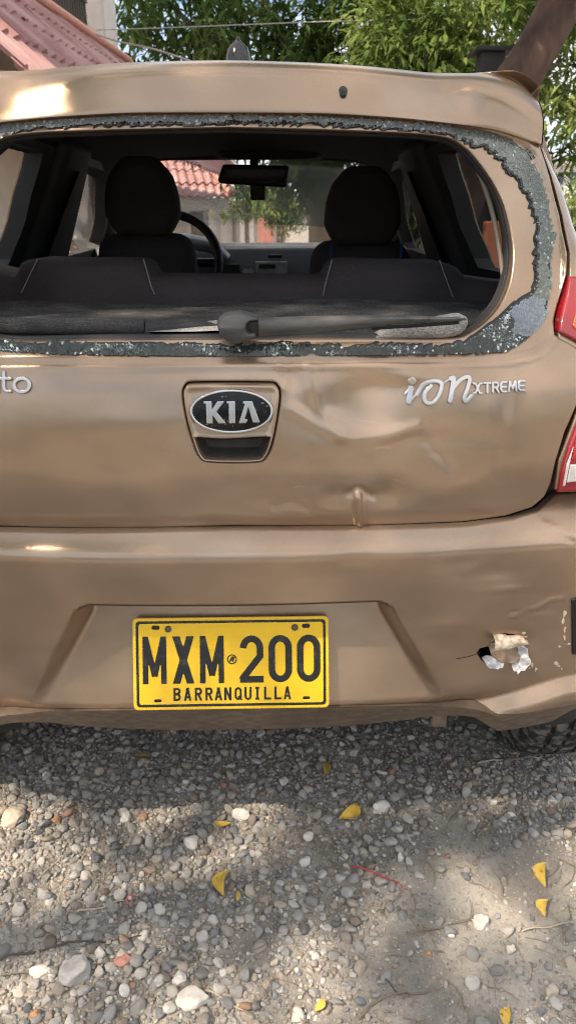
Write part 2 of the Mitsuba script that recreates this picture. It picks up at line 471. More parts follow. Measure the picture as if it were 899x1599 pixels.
def emb(pts): return sg.Polygon([(em_c[0] + x * .001, em_c[1] + z * .001) for x, z in pts])


K_ = emb([(-41.5, 15.5), (-29.5, 15.5), (-29.5, 3), (-21, 15.5), (-10.5, 15.5), (-22.5, 0), (-8.5, -17), (-20, -17), (-28.5, -5), (-28.5, -17), (-38, -17), (-38, 11.5), (-41.5, 12.5)])
I_ = emb([(-7, 15.5), (5.5, 15.5), (5.5, -17), (-4, -17), (-4, 11.5), (-7, 12.5)])
A_ = emb([(17.5, 15.5), (31, 15.5), (42.5, -16), (31.5, -16), (25, 7), (22, -3.5), (19.5, -10.5), (24, -11.5), (21.5, -17), (10.5, -17), (20, 11), (17, 12)])
for g in (K_, I_, A_):
    obj('letter', panel(g, S_base, 0.003, 0.0008, 0.003, 0.0015, lift=0.0122), 'm_chrome_dull', EM, smooth=35)


# ---- light scratches in the lacquer
mat('m_scratch', (0.46, 0.36, 0.29), 0.5)
for l in ([(556, 657), (572, 659), (590, 661)], [(585, 700), (600, 699), (612, 701)], [(612, 748), (626, 752), (634, 757)], [(456, 762), (470, 760), (484, 764)]):
    g = sg.LineString(on(l, S_base)).buffer(.00022)
    obj('scratch', panel(g, S_gate, .003, 0, .0004, .003, lift=.0002), 'm_scratch', TG, smooth=True)

# ---- chrome lettering
def stroke_poly(px_lines, w):
    """Centre lines in picture points, w: full stroke width in metres (or one per line)."""
    gs = []
    for i, l in enumerate(px_lines):
        ww = w[i] if isinstance(w, (list, tuple)) else w
        gs.append(sg.LineString(on(l, S_base)).buffer(ww / 2, cap_style=1, join_style=1, resolution=6))
    return so.unary_union(gs)


LT = thing('hatchback_car__script_lettering', 'chrome script lettering low on the right of the tailgate', None); labels[LT].pop('category')


def letter(parent, lines, w, lift=0.0045, r=0.0014, m='m_chrome', hb=0.0012):
    return obj('letter', panel(stroke_poly(lines, w), S_gate, 0.002, r, 0.006, hb, lift=lift), m, parent, smooth=True)


def cm(pts, n=6): return [tuple(p) for p in catmull(pts, n)]


# i
letter(LT, [cm([(632, 616), (636, 610), (640, 606)]), [(641, 606), (638, 627)], cm([(638, 627), (644, 622), (650, 614)])], [.003, .0085, .0025])
letter(LT, [cm([(639, 594), (643, 591), (646, 594), (643, 597), (639, 594)])], [.0062])
# o with its loop
letter(LT, [cm([(650, 616), (660, 600), (676, 594), (688, 598), (686, 612), (678, 626), (668, 629), (662, 624), (663, 612), (672, 602)]), cm([(688, 600), (696, 594), (703, 590)])], [.0068, .0035])
# n
letter(LT, [cm([(703, 590), (707, 590), (706, 600), (702, 625)]), cm([(706, 606), (716, 594), (726, 588), (732, 590), (730, 602), (724, 620), (727, 626), (735, 617)])], [.008, .0068])
XT = thing('hatchback_car__small_lettering', 'small chrome capitals beside the script lettering', None); labels[XT].pop('category')
u0, u1, yt, yb = 737, 812, 595, 610
gl = {'X': [[(0, 0), (.25, 0), (.75, 1), (1, 1)], [(0, 1), (.25, 1), (.75, 0), (1, 0)]], 'T': [[(0, 0), (1, 0)], [(.5, 0), (.5, 1)]],
      'R': [[(0, 1), (0, 0), (.75, 0), (.95, .25), (.75, .5), (.1, .5)], [(.5, .5), (1, 1)]], 'E': [[(1, 0), (.25, 0), (0, .25), (0, .75), (.25, 1), (1, 1)], [(0, .5), (.9, .5)]],
      'M': [[(0, 1), (.12, 0), (.5, .75), (.88, 0), (1, 1)]]}
xc = 738
for ch, w in (('X', 13), ('T', 10), ('R', 9), ('E', 9), ('M', 12), ('E', 9)):
    sh = lambda x, y: (xc + x * w, (598.0 - (xc - 738) * 0.055) + y * 15)
    letter(XT, [[sh(*q) for q in l] for l in gl[ch]], .0036, 0.004, 0.0010, 'm_chrome', 0.001)
    xc += w + 3.6
NT = thing('hatchback_car__name_lettering', 'grey lettering at the left of the tailgate', None); labels[NT].pop('category')
letter(NT, [cm([(-28, 611), (-28, 595), (-20, 588), (-8, 588), (-3, 594), (-3, 611)], 5)], .0055, m='m_chrome_dull')
letter(NT, [cm([(7, 580), (7, 603), (10, 609), (17, 610)], 5), [(2, 590), (17, 590)]], .0050, m='m_chrome_dull')
a = np.linspace(0, 2 * np.pi, 25)
letter(NT, [[(35 + 12.2 * math.cos(t), 600.5 + 10.6 * math.sin(t)) for t in a]], .0055, m='m_chrome_dull')

# ---- broken glass: voronoi crumbs along the edge of the former pane
jag = lambda pts, amp, seed: np.asarray(pts) + (meshkit.noise(np.column_stack([np.asarray(pts) * 240, np.zeros(len(pts))]), seed)[:, None] - .5) * 2 * amp


def dense_px(pts, step=3):
    out = []
    for (x0, y0), (x1, y1) in zip(pts[:-1], pts[1:]):
        n = max(1, int(math.hypot(x1 - x0, y1 - y0) / step))
        out += [(x0 + (x1 - x0) * i / n, y0 + (y1 - y0) * i / n) for i in range(n)]
    return out + [pts[-1]]


inner_r_px = [(362, 192), (450, 192), (540, 196), (600, 201), (660, 205), (700, 211), (735, 226), (765, 231), (785, 252), (812, 285), (830, 318), (840, 350), (838, 400), (838, 440), (832, 458), (815, 466), (800, 478), (792, 486), (770, 505), (748, 522), (725, 535), (690, 542), (620, 538), (560, 541), (480, 537), (420, 537), (362, 542)]
outer_r_px = [(362, 557), (480, 556), (560, 556), (640, 555), (740, 553), (790, 551), (815, 540), (832, 524), (848, 508), (858, 490), (858, 470), (866, 440), (862, 415), (869, 370), (864, 340), (856, 305), (842, 266), (826, 237), (800, 217), (768, 204), (700, 194), (600, 185), (480, 178), (362, 176)]
inner_w, outer_w = on(dense_px(inner_r_px), S_base), on(dense_px(outer_r_px), S_base)
inner_w = jag(inner_w, .0055, 1); outer_w = np.where(outer_w[:, 1:] < 1.02, jag(outer_w, .0010, 2), jag(outer_w, .0035, 2))
strip_r = sg.Polygon(np.vstack([inner_w, outer_w])).buffer(0)
left_inner_px = [(362, 192), (300, 193), (200, 194), (120, 196), (60, 198), (20, 206), (-20, 222), (-60, 270), (-95, 340), (-110, 400), (-95, 460), (-50, 520), (0, 532), (60, 536), (100, 531), (150, 535), (240, 536), (362, 542)]
left_outer_px = [(362, 557), (240, 556), (100, 554), (0, 550), (-60, 545), (-110, 520), (-140, 450), (-142, 380), (-125, 300), (-95, 245), (-60, 214), (0, 192), (60, 186), (200, 178), (362, 176)]
li, lo = jag(on(dense_px(left_inner_px), S_base), .0045, 3), jag(on(dense_px(left_outer_px), S_base), .001, 4)
strip_l = sg.Polygon(np.vstack([li, lo])).buffer(0)
lone = sg.Polygon(jag(on(dense_px([(822, 228), (830, 224), (838, 232), (840, 246), (832, 247), (824, 238), (822, 228)], 2), S_base), .002, 5)).buffer(0)
S_flange = lambda x, z: S_base(x, z) + 0.0085


def crumbs(poly, size, seed):
    r = np.random.default_rng(seed)
    x0, y0, x1, y1 = poly.bounds
    gx, gy = np.meshgrid(np.arange(x0 - size, x1 + size, size), np.arange(y0 - size, y1 + size, size))
    p = np.column_stack([gx.ravel(), gy.ravel()]) + r.uniform(-.48, .48, (gx.size, 2)) * size
    near = shapely.contains_xy(poly.buffer(size * 2.2), p[:, 0], p[:, 1]); p = p[near]
    vo = Voronoi(p); out = []
    for i, ri in enumerate(vo.point_region):
        reg = vo.regions[ri]
        if -1 in reg or len(reg) < 3: continue
        q = sg.Polygon(vo.vertices[reg])
        if not q.is_valid or q.area > 6 * size * size: continue
        if not poly.contains(sg.Point(p[i])): continue
        if not poly.contains(q):
            g = max(polys(q.intersection(poly)), key=lambda t: t.area, default=None)
            if g is None or g.area < .15 * size * size: continue
            q = sg.polygon.orient(g, np.sign(sg.LinearRing(q.exterior.coords).is_ccw - .5))
        out.append((p[i], np.asarray(q.exterior.coords)[:-1]))
    return out


patch_poly = sg.Polygon(on([(788, 470), (835, 462), (856, 470), (862, 500), (850, 512), (834, 528), (800, 520), (806, 500), (792, 486)], S_base)).buffer(0)
frit_in = 0
V, F, C = [], [], []
nv = 0
for strip, size, seed in ((strip_r, .0032, 11), (strip_l, .0036, 12), (lone, .0032, 13)):
    for c, q in crumbs(strip, size, seed):
        m = q.mean(0)
        low, right = m[1] < 1.055, m[0] > .36 and m[1] >= 1.055
        streak = float(meshkit.fbm(np.array([[m[0] * 30, m[1] * 70, 2.]]), 3, 5)[0])
        mask = float(smoothstep(.40, .66, streak))
        u = rng.random()
        gap = (.04 + .26 * mask) if low else (.05 + .10 * mask) if right else (.02 + .22 * mask)
        q = m + (q - m) * (1 - gap * rng.uniform(.3, 1.3))
        k = len(q); ys = S_flange(q[:, 0], q[:, 1]); ymid = float(S_flange(m[:1], m[1:])[0])
        tilt = rng.normal(0, .022 + .09 * mask, 2); th = .0030 + rng.uniform(-.0002, .0002)
        top = ys - th + (q - m) @ tilt
        V.append(np.vstack([np.column_stack([q[:, 0], top, q[:, 1]]), np.column_stack([q[:, 0], ys - .0002, q[:, 1]]), [[m[0], ymid - th - .0000, m[1]]]]))
        i = np.arange(k); j = (i + 1) % k
        F.append(np.vstack([np.column_stack([i, j, np.full(k, 2 * k)]), np.column_stack([i, i + k, j]), np.column_stack([j, i + k, j + k])]) + nv)
        nv += 2 * k + 1
        din = float(shapely.distance(strip.exterior, sg.Point(m)))
        if patch_poly.contains(sg.Point(m)) and strip is strip_r: col = np.array([.20, .23, .275]) * rng.uniform(.75, 1.1)
        elif low: col = np.array([.50, .58, .56]) * rng.uniform(.5, 1.2) if u < .02 + .10 * mask else np.array([.020, .025, .025]) * rng.uniform(.6, 1.8)
        elif right: col = np.array([.125, .145, .135]) * rng.uniform(.75, 1.25) if u > .035 else np.array([.4, .46, .44]) * rng.uniform(.5, 1)
        else: col = np.array([.45, .47, .48]) * rng.uniform(.5, 1.2) if u < .02 + .10 * mask else np.array([.17, .18, .19]) * rng.uniform(.8, 1.25)  # upper strip paler: sky glare on the glass put into the colour
        # the printed border stays bare black along the torn inner edge
        inner_d = float(shapely.distance(hole_poly, sg.Point(m)))
        if not low and din < .0036 and glass_outer.exterior.distance(sg.Point(m)) > .0105: col = np.array([.010, .010, .011])
        C.append(np.repeat([col], 2 * k + 1, 0))
gb = mesh(np.vstack(V), np.vstack(F))
obj('shattered_glass', gb, 'm_glass_bits', CAR, smooth=False, color=np.clip(np.vstack(C), 0, 1), kind='stuff', label='crumbled remains of the dark rear pane round the window opening')
mat('m_crack', mikit.proc(lambda p, n, uv: MIX((0.20, 0.24, 0.235), (0.62, 0.70, 0.68), N(p.x * 300, p.y * 300, p.z * 300))), 0.35)
obj('glass_cracks', panel(so.unary_union([strip_r.buffer(-.0012), strip_l.buffer(-.0012)]).buffer(0), S_flange, 0.008, 0.0, 0.001, 0.006, lift=.0018), 'm_crack', CAR, smooth=True)
# the bonding bead under the crumbs
bead = so.unary_union([affinity.scale(strip_r, .994, .990, origin=(0, 1.19)), affinity.scale(strip_l, .994, .990, origin=(0, 1.19))]).intersection(glass_outer).difference(hole_poly.buffer(.002)).buffer(0)
obj('sealant_bead', panel(bead, S_flange, 0.008, 0.0, 0.003, 0.006, lift=0.0012), 'm_black', CAR, smooth=True)

# ---- bumper
rec_out = sg.Polygon(on([(110, 950), (598, 950), (622, 962), (645, 1000), (668, 1052), (688, 1103), (36, 1103), (56, 1052), (79, 1000), (98, 966)], S_bump0)).buffer(0)
z_rt, z_rb = on([(361, 949)], S_bump0)[0][1], on([(361, 1103)], S_bump0)[0][1]
side_top_x, side_bot_x = on([(604, 950)], S_bump0)[0][0], on([(688, 1103)], S_bump0)[0][0]
rec_in = sg.Polygon([(side_top_x, z_rt), (-side_top_x, z_rt)] + [(-(side_bot_x + (side_bot_x - side_top_x) * .6), z_rb - .6 * (z_rt - z_rb)), (side_bot_x + (side_bot_x - side_top_x) * .6, z_rb - .6 * (z_rt - z_rb))]).buffer(-.034, 16).buffer(.034, 16)
FLOOR = lambda z: 0.024 + 0.30 * (z - 0.395)
flare_line = on([(690, 1103), (760, 1096), (830, 1078), (880, 1062)], S_bump0, -.01)
flare_line = np.vstack([flare_line, [[.70, .43]]])
tear_px = [(744, 1024), (750, 1014), (764, 1012), (768, 1000), (782, 991), (798, 992), (812, 1002), (820, 1010), (822, 1028), (812, 1040), (796, 1030), (772, 1034), (756, 1032)]
bump_marks = []
for (px, py), sx, sz, a in [((770, 895), .05, .012, .003), ((790, 920), .04, .006, -.0025), ((720, 880), .03, .01, .002), ((560, 875), .04, .01, .0015), ((860, 990), .03, .03, .003), ((700, 980), .05, .02, -.003), ((800, 1010), .05, .03, .005)]:
    x, z = on([(px, py)], S_bump0)[0]; bump_marks.append((x, z, sx, sz, a))
bump_cracks = [(on([(800, 962), (836, 950), (860, 936), (880, 934)], S_bump0), .0028, -.0035), (on([(795, 957), (820, 956), (862, 953)], S_bump0), .003, .002), (on([(850, 820), (870, 828), (899, 836)], S_bump0), .0035, -.003), (on([(846, 828), (872, 837), (899, 846)], S_bump0), .0035, .0025),
               (on([(632, 1010), (640, 1030), (650, 1060)], S_bump0), .0022, -.002), (on([(628, 1024), (640, 1016), (648, 1010)], S_bump0), .002, .003)]


def S_bump(x, z):
    x, z = np.asarray(x, float), np.asarray(z, float)
    y = S_bump0(x, z)
    # number plate recess
    P = shapely.points(np.column_stack([np.ravel(x), np.ravel(z)]))
    ins = shapely.contains_xy(rec_in, np.ravel(x), np.ravel(z))
    d = np.where(ins, shapely.distance(rec_in.exterior, P), 0).reshape(x.shape)
    dtop = z_rt - z
    w = .007 + .017 * smoothstep(.002, .05, dtop)
    t = np.clip(d / w, 0, 1); t = .75 * t + .25 * t * t * (3 - 2 * t)
    t = t * smoothstep(z_rb - .014, z_rb + .002, z)
    y = y + t * np.maximum(FLOOR(z) - (B_PROF(z)), 0.004)
    # flared lower corners
    fl = np.interp(np.abs(x), flare_line[:, 0], flare_line[:, 1])
    dz = fl - z
    yf = B_PROF(np.maximum(z, fl)) + .15 * x * x + corner(x, z, 0.14, 0.2) - .024 * smoothstep(-.004, .024, dz) + .25 * np.maximum(dz - .036, 0)
    wx = smoothstep(.33, .42, np.abs(x)) * (dz > -.004)
    y = y * (1 - wx) + yf * wx
    for a, b, s1, s2, h in bump_marks: y = y + h * np.exp(-((x - a) / s1) ** 2 - ((z - b) / s2) ** 2)
    if x.size > 1:
        for pts, w, h in bump_cracks: y = y + h * line_field(x, z, pts, w)
    return y


S_fl = lambda x, z: B_PROF(np.full_like(x, .40)) + .15 * x * x - .022
_w = lambda x: smoothstep(.33, .42, np.abs(x))
S_mix = lambda x, z: (B_PROF(np.full_like(x, .405)) + .15 * x * x) * (1 - _w(x)) + S_fl(x, z) * _w(x)
fold = np.vstack([on([(361, 1103.5), (600, 1103.5), (690, 1104.5), (725, 1106), (745, 1109), (762, 1114), (777, 1119), (800, 1116), (850, 1107), (895, 1098)], S_mix), [(.66, .405), (.74, .42)]]); fold[0, 0] = 0
zfold = lambda x: np.interp(np.abs(x), fold[:, 0], fold[:, 1])
S_under = lambda x, z: S_mix(x, z) + .001 + .75 * np.maximum(zfold(x) - z, 0)
low = np.vstack([on([(361, 1140), (480, 1137), (560, 1132), (640, 1124), (690, 1118), (725, 1118), (742, 1121), (760, 1132), (777, 1142), (800, 1139), (850, 1130), (895, 1121)], S_under), [(.66, .372), (.74, .388)]]); low[0, 0] = 0
bb_r = np.vstack([[(0, on([(361, 826)], S_bump0)[0][1])], on([(600, 826), (730, 821), (800, 811), (840, 798), (862, 778), (868, 772), (930, 768)], S_bump0), [(.74, .76)], fold[::-1]])
bump_poly = sg.Polygon(mirror(bb_r)).buffer(0)
lip_poly = sg.Polygon(mirror(np.vstack([fold, low[::-1]]))).buffer(0)
crack_px = [(712, 1029), (730, 1026), (750, 1020)]
tear = sg.Polygon(jag(on(dense_px(tear_px + tear_px[:1], 4), S_bump0), .003, 9)).buffer(0)
bump_poly = bump_poly.difference(tear)
BP = obj('rear_bumper', panel(bump_poly, S_bump, 0.0055, 0.0022, 0.014, 0.004), 'm_paint', CAR, smooth=True, label='bronze rear bumper torn open at its right end')
obj('lower_lip', panel(lip_poly, S_under, 0.006, 0.0, 0.03, 0.005), 'm_lip', BP, smooth=True, label='dusty lower lip of the bumper, shade put into its colour')
obj('crack', panel(sg.LineString(on(crack_px, S_bump0)).buffer(.0007), S_bump, .003, 0, .001, .003, lift=.0003), 'm_black', BP, smooth=True)
# torn flap, plastic shards and paint flakes
tc = on([(795, 1010)], S_bump0)[0]
ty = float(S_bump(np.array([tc[0], tc[0]]), np.array([tc[1], tc[1]]))[0])


def shard(px, lift, curl, m, seed, thick=.0022):
    """A torn piece of bumper skin, its outline jagged, bent away from the surface by curl(d), d its distance from the first outline side."""
    P = on(dense_px(px + px[:1], 3), S_bump0); P = jag(P, .0016, seed); g = sg.Polygon(P).buffer(0)
    a, b = on(px[:2], S_bump0); nrm = np.array([-(b - a)[1], (b - a)[0]]); nrm /= np.linalg.norm(nrm)
    f = lambda x, z: S_bump0(x, z) - lift - .007 * (meshkit.fbm(np.stack([x * 90, z * 90, 0 * x + seed], -1), 2, seed) - .5) - curl(np.abs((x - a[0]) * nrm[0] + (z - a[1]) * nrm[1]))
    return panel(g, f, .0025, .0006, thick, .002)


g = sg.Polygon(on([(764, 1010), (790, 1000), (812, 1006), (816, 1024), (800, 1034), (780, 1033), (768, 1026)], S_bump0)).buffer(0)
mat('m_inner_skin', mikit.proc(lambda p, n, uv: MIX((0.22, 0.15, 0.10), (0.36, 0.25, 0.17), SS(.3, .7, FB(p.x * 90, p.y * 90, p.z * 90, 3)))), 0.55)
obj('bent_skin', panel(g, lambda x, z: S_bump0(x, z) + .010 - .5 * np.maximum(tc[1] - z, 0), .003, .002, .003, .003), 'm_inner_skin', BP, smooth=True, label='bent brown piece of skin inside the hole')
obj('torn_shard', shard([(757, 1026), (790, 1030), (783, 1039), (774, 1042), (762, 1039), (752, 1029)], -.004, lambda d: .9 * d, 'm_torn', 1), 'm_torn', BP, smooth=35, label='whitish torn plastic shard under the hole')
obj('torn_shard', shard([(792, 1031), (804, 1030), (811, 1043), (805, 1048), (799, 1040)], -.004, lambda d: .7 * d, 'm_torn', 2), 'm_torn', BP, smooth=35)
obj('torn_shard', shard([(806, 1030), (812, 1010), (822, 1010), (824, 1030), (816, 1042), (804, 1048)], -.002, lambda d: .8 * d, 'm_torn', 3), 'm_torn', BP, smooth=35)
obj('torn_shard', shard([(800, 1004), (812, 1016), (820, 1010), (814, 1002)], -.001, lambda d: .6 * d, 'm_torn', 4), 'm_torn', BP, smooth=35)
# the rolled flap of painted skin over the hole
ax0, ax1 = at_y(768, 1004, ty - .012), at_y(822, 1000, ty - .004)
U = np.linspace(0, 1, 26); A = np.linspace(-0.2, 1.25, 22) * np.pi
R_ = lambda u: .0165 * (1 - .55 * u)
axis = (ax1 - ax0); an = axis / np.linalg.norm(axis)
e1 = np.cross(an, [0, 1.0, 0]); e1 /= np.linalg.norm(e1); e2 = np.cross(an, e1)
if e1[2] < 0: e1 = -e1
P = np.array([[ax0 + axis * u * (1 - .12 * math.sin(t)) + R_(u) * (1 + .08 * math.sin(9 * u + 3 * t)) * (math.sin(t) * e1 + math.cos(t) * np.array([0, -1.0, 0])) for t in A] for u in U])
obj('curled_flap', grid_mesh(P), 'm_flap', BP, smooth=True, label='curled pale flap of painted plastic over the hole')
mat('m_flap', mikit.proc(lambda p, n, uv: MIX((0.60, 0.52, 0.43), (0.40, 0.30, 0.20), SS(.35, .7, FB(p.x * 120, p.y * 120, p.z * 120, 3)))), 0.4)
for i, (px, py, w, e) in enumerate([(830, 1038, 4, 1), (836, 1045, 3, 1.6), (826, 1043, 2, 1), (868, 1036, 5, .7), (876, 1045, 2, 1), (872, 1040, 3, .6), (881, 958, 3, 1.8), (879, 970, 2.5, 2.2), (882, 984, 2.4, 2.6), (881, 996, 2, 2), (874, 1010, 3, .6), (888, 1006, 3, .5), (820, 996, 4, .5), (818, 990, 3, .8), (822, 1003, 3, .8)]):
    P = on([(px + w * math.cos(t) * rng.uniform(.35, 1.3), py + w * e * math.sin(t) * rng.uniform(.35, 1.3)) for t in np.arange(9) * .7], S_bump0)
    g = sg.Polygon(P).buffer(0)
    if g.area > 1e-7: obj('paint_flake', panel(g, S_bump, .0015, .0003, .0008, .0015, lift=.0012), 'm_flake', BP, smooth=35)
mat('m_flake', (0.54, 0.45, 0.37), 0.5)
# small crossed chips on the recess edge
# dark backing behind the bumper and the tailgate, gap shade put into its colour
bp_, bt_, _ = tri2d(sg.box(-.66, .36, .66, .99), .05)
obj('dark_backing', mesh(np.column_stack([bp_[:, 0], S_base(bp_[:, 0], np.maximum(bp_[:, 1], .74)) + .075 + .35 * np.maximum(np.abs(bp_[:, 0]) - .5, 0), bp_[:, 1]]), bt_), 'm_black', CAR, smooth=True)
# reflector at the bumper's right end
for s in (1, -1):
    g = sg.Polygon([(s * x, z) for x, z in on([(893, 936), (915, 930), (915, 1016), (894, 1020)], S_bump0)]).buffer(.002)
    obj('reflector_bezel', panel(g, S_bump, .006, .002, .006, .003, lift=.004), 'm_gloss_black', CAR, smooth=True)

# ---- number plate
pt, pb = at_y(361, 962.5, .060), at_y(361, 1109, .006)
pc = (pt + pb) / 2; pv = (pt - pb); pv[0] = 0; pv /= np.linalg.norm(pv); pn = np.cross(pv, [1.0, 0, 0]); pn *= -np.sign(pn[1])
pn = -pn if pn[1] > 0 else pn
PW, PH = .334, .1585
Mp = np.eye(4); Mp[:3, 0] = [1, 0, 0]; Mp[:3, 1] = pv; Mp[:3, 2] = pn; Mp[:3, 3] = pc


def rrect(w, h, r, cx=0, cy=0): return affinity.translate(sg.box(-w / 2 + r, -h / 2 + r, w / 2 - r, h / 2 - r).buffer(r, 8), cx, cy)


def plate_part(name, poly, z0, r, h, m, parent, hb=.0015, label=None, depth=.002):
    ms = panel(poly, lambda x, z: 0 * x, h, r, depth, hb)
    v = np.array(ms.vertices); q = np.column_stack([v[:, 0], v[:, 2], z0 - v[:, 1]])
    ms = mesh(q, np.array(ms.faces)); ms.apply_transform(Mp)
    return obj(name, ms, m, parent, smooth=True, label=label)


slots = [rrect(.0135, .0072, .0034, -.128, .0625), rrect(.0135, .0072, .0034, .128, .0625), rrect(.0125, .0052, .0024, -.126, -.0635), rrect(.0125, .0052, .0024, .128, -.0622)]
PL = plate_part('license_plate', rrect(PW, PH, .008).difference(so.unary_union(slots)), .0, .0012, .006, 'm_plate', CAR, .002, 'yellow license plate with black raised characters', .0015)
for s in slots: plate_part('slot', s.buffer(.0004), -.004, 0, .003, 'm_black', PL, depth=.001)
plate_part('border', rrect(PW - .011, PH - .011, .006).difference(rrect(PW - .0195, PH - .0195, .0045)), .0012, .0006, .003, 'm_plate_black', PL)


def glyph(ch, w, h, t, cx, cy):
    L = lambda *p: sg.LineString([(x * w, y * h) for x, y in p]).buffer(t / 2, cap_style=2, join_style=2, mitre_limit=3)
    arc = lambda x, y, rx, ry, a0, a1: [(x + rx * math.cos(a), y + ry * math.sin(a)) for a in np.linspace(a0, a1, 14)]
    R = lambda *p: sg.LineString([(x * w, y * h) for x, y in p]).buffer(t / 2, cap_style=2, join_style=1)
    e, f = t / 2 / w, t / 2 / h
    pi = math.pi
    if ch == 'M': g = so.unary_union([L((e, 0), (e * 1.05, 1)), L((1 - e, 0), (1 - e * 1.05, 1)), L((e * 1.1, .98), (.5, .16)), L((1 - e * 1.1, .98), (.5, .16))])
    elif ch == 'X': g = so.unary_union([L((e * .9, -.05), (1 - e * .9, 1.05)), L((e * .9, 1.05), (1 - e * .9, -.05))])
    elif ch == '0': g = R(*arc(.5, 1 - .27, .5 - e, .27 - f, 0, pi), *arc(.5, .27, .5 - e, .27 - f, pi, 2 * pi), (1 - e, .27), (1 - e, .73)).union(R((1 - e, .27), (1 - e, .75)))
    elif ch == '2': g = R(*arc(.5, 1 - .28, .5 - e, .28 - f, pi * .98, -.1), (.86, .56), (.12, .10), (.10, f)).union(L((0, f), (1, f)))
    elif ch == 'B': g = so.unary_union([L((e, 0), (e, 1)), R((e, 1 - f), (.6, 1 - f), *arc(.6, .75, .4 - e, .25 - f, pi / 2, -pi / 2), (e, .5)), R((e, .5), (.6, .5), *arc(.6, .25 + f / 2, .4 - e, .25 - f / 2, pi / 2, -pi / 2), (e, f))])
    elif ch == 'A': g = so.unary_union([L((e * .8, -.05), (.5, 1.0)), L((1 - e * .8, -.05), (.5, 1.0)), L((.25, .28), (.75, .28)), sg.box(.5 * w - t * .7, h - t * .9, .5 * w + t * .7, h)])
    elif ch == 'R': g = so.unary_union([L((e, 0), (e, 1)), R((e, 1 - f), (.6, 1 - f), *arc(.6, .72, .4 - e, .28 - f, pi / 2, -pi / 2), (e, .44 + f)), L((.5, .5), (1 - e * .6, -.05))])
    elif ch == 'N': g = so.unary_union([L((e, 0), (e, 1)), L((1 - e, 0), (1 - e, 1)), L((e, 1), (1 - e, 0))])
    elif ch == 'Q': g = so.unary_union([R(*arc(.5, .7, .5 - e, .3 - f, 0, pi), *arc(.5, .3, .5 - e, .3 - f, pi, 2 * pi), (1 - e, .7)), L((.55, .3), (1.0, -.02))])
    elif ch == 'U': g = R((e, 1), *arc(.5, .3, .5 - e, .3 - f, pi, 2 * pi), (1 - e, 1))
    elif ch == 'I': g = so.unary_union([L((.5, 0), (.5, 1)), L((.1, f), (.9, f)), L((.1, 1 - f), (.9, 1 - f))])
    elif ch == 'L': g = so.unary_union([L((e, 0), (e, 1)), L((0, f), (1, f))])
    g = g.intersection(sg.box(-.1 * w, 0, 1.1 * w, h)).buffer(t * .10, 4).buffer(-t * .10)
    return affinity.translate(g, cx - w / 2, cy - h / 2)


PX = PW / 834.0                                                      # one pixel of the enlarged plate view (27..861) in metres
gx_ = lambda x: (x - 444) * PX
gy_ = lambda y: (238 - y) * PX
for ch, a, b in (('M', 68, 169), ('X', 194, 287), ('M', 311, 413), ('2', 481, 581), ('0', 603, 703), ('0', 724, 824)):
    plate_part('character', glyph(ch, (b - a) * PX, 203 * PX, {'M': 23, 'X': 30, '2': 28, '0': 28}[ch] * PX, gx_((a + b) / 2), gy_(221)), .0016, .0011, .003, 'm_plate_black', PL, .0012)
xs = [197, 242, 288, 333, 373, 413, 457, 499, 546, 583, 627, 667]
for ch, a in zip('BARRANQUILLA', xs):
    w = 30 if ch not in 'I' else 20
    if ch == 'I': a -= 2
    plate_part('letter', glyph(ch, w * PX, 55 * PX, 8.5 * PX, gx_(a + w / 2), gy_(369)), .0013, .0006, .002, 'm_plate_black', PL, .0008)
c_ = sg.Point(gx_(447), gy_(221))
seal = so.unary_union([c_.buffer(.0083).difference(c_.buffer(.0066)), sg.LineString([(gx_(439), gy_(229)), (gx_(447), gy_(212)), (gx_(456), gy_(212)), (gx_(450), gy_(230))]).buffer(.0012), sg.Point(gx_(447), gy_(221)).buffer(.0022)])
plate_part('seal', seal, .0012, .0004, .002, 'm_plate_black', PL, .0008)
for x in (178, 716):
    b = trimesh.creation.icosphere(3, .0058); v = np.array(b.vertices); v[:, 2] *= .55
    b = mesh(np.column_stack([v[:, 0] + gx_(x), v[:, 1] + gy_(88), v[:, 2] + .0005]), b.faces); b.apply_transform(Mp)
    obj('bolt', b, 'm_bolt', PL, smooth=True)

# ---- rear lights
for s, name in ((1, 'tail_light'), (-1, 'tail_light')):
    def lp(px, buf=0.0): return sg.Polygon([(s * x, z) for x, z in on(px, S_base)]).buffer(buf).buffer(0)
    outer = lp([(885, 430), (930, 418), (975, 440), (985, 560), (975, 700), (940, 768), (900, 768), (867, 769), (873, 735), (886, 690), (901, 652), (919, 610), (918, 556), (899, 535), (869, 519), (871, 498), (880, 460)], -.0015)
    clip = sg.box(-.75, .5, .75, 1.5).intersection(sg.box(0, 0, .69, 2) if s > 0 else sg.box(-.69, 0, 0, 2))
    S_l = lambda x, z: S_base(x, z)
    outer = outer.intersection(clip)
    TL = obj('tail_light', panel(outer, S_l, .008, .006, .03, .004, lift=.008), 'm_red_lens', CAR, smooth=True)
    obj('amber_lens', panel(lp([(896, 478), (930, 460), (930, 528), (900, 521), (888, 508)], -.002).intersection(clip), S_l, .006, .002, .003, .003, lift=.0105), 'm_lens_orange', TL, smooth=True)
    obj('lens_grid', panel(lp([(899, 660), (925, 640), (930, 718), (886, 718)], -.002).intersection(clip), S_l, .006, .002, .003, .003, lift=.0105), 'm_lens_grid', TL, smooth=True)
    obj('clear_lens', panel(lp([(886, 722), (930, 720), (925, 746), (880, 752)], -.001).intersection(clip), S_l, .006, .002, .003, .003, lift=.0105), 'm_lens_clear', TL, smooth=True)
    obj('clear_lens', panel(lp([(893, 690), (886, 720), (879, 755), (875, 757), (881, 722)], -.0003).intersection(clip), S_l, .004, .001, .003, .003, lift=.0108), 'm_lens_clear', TL, smooth=True)

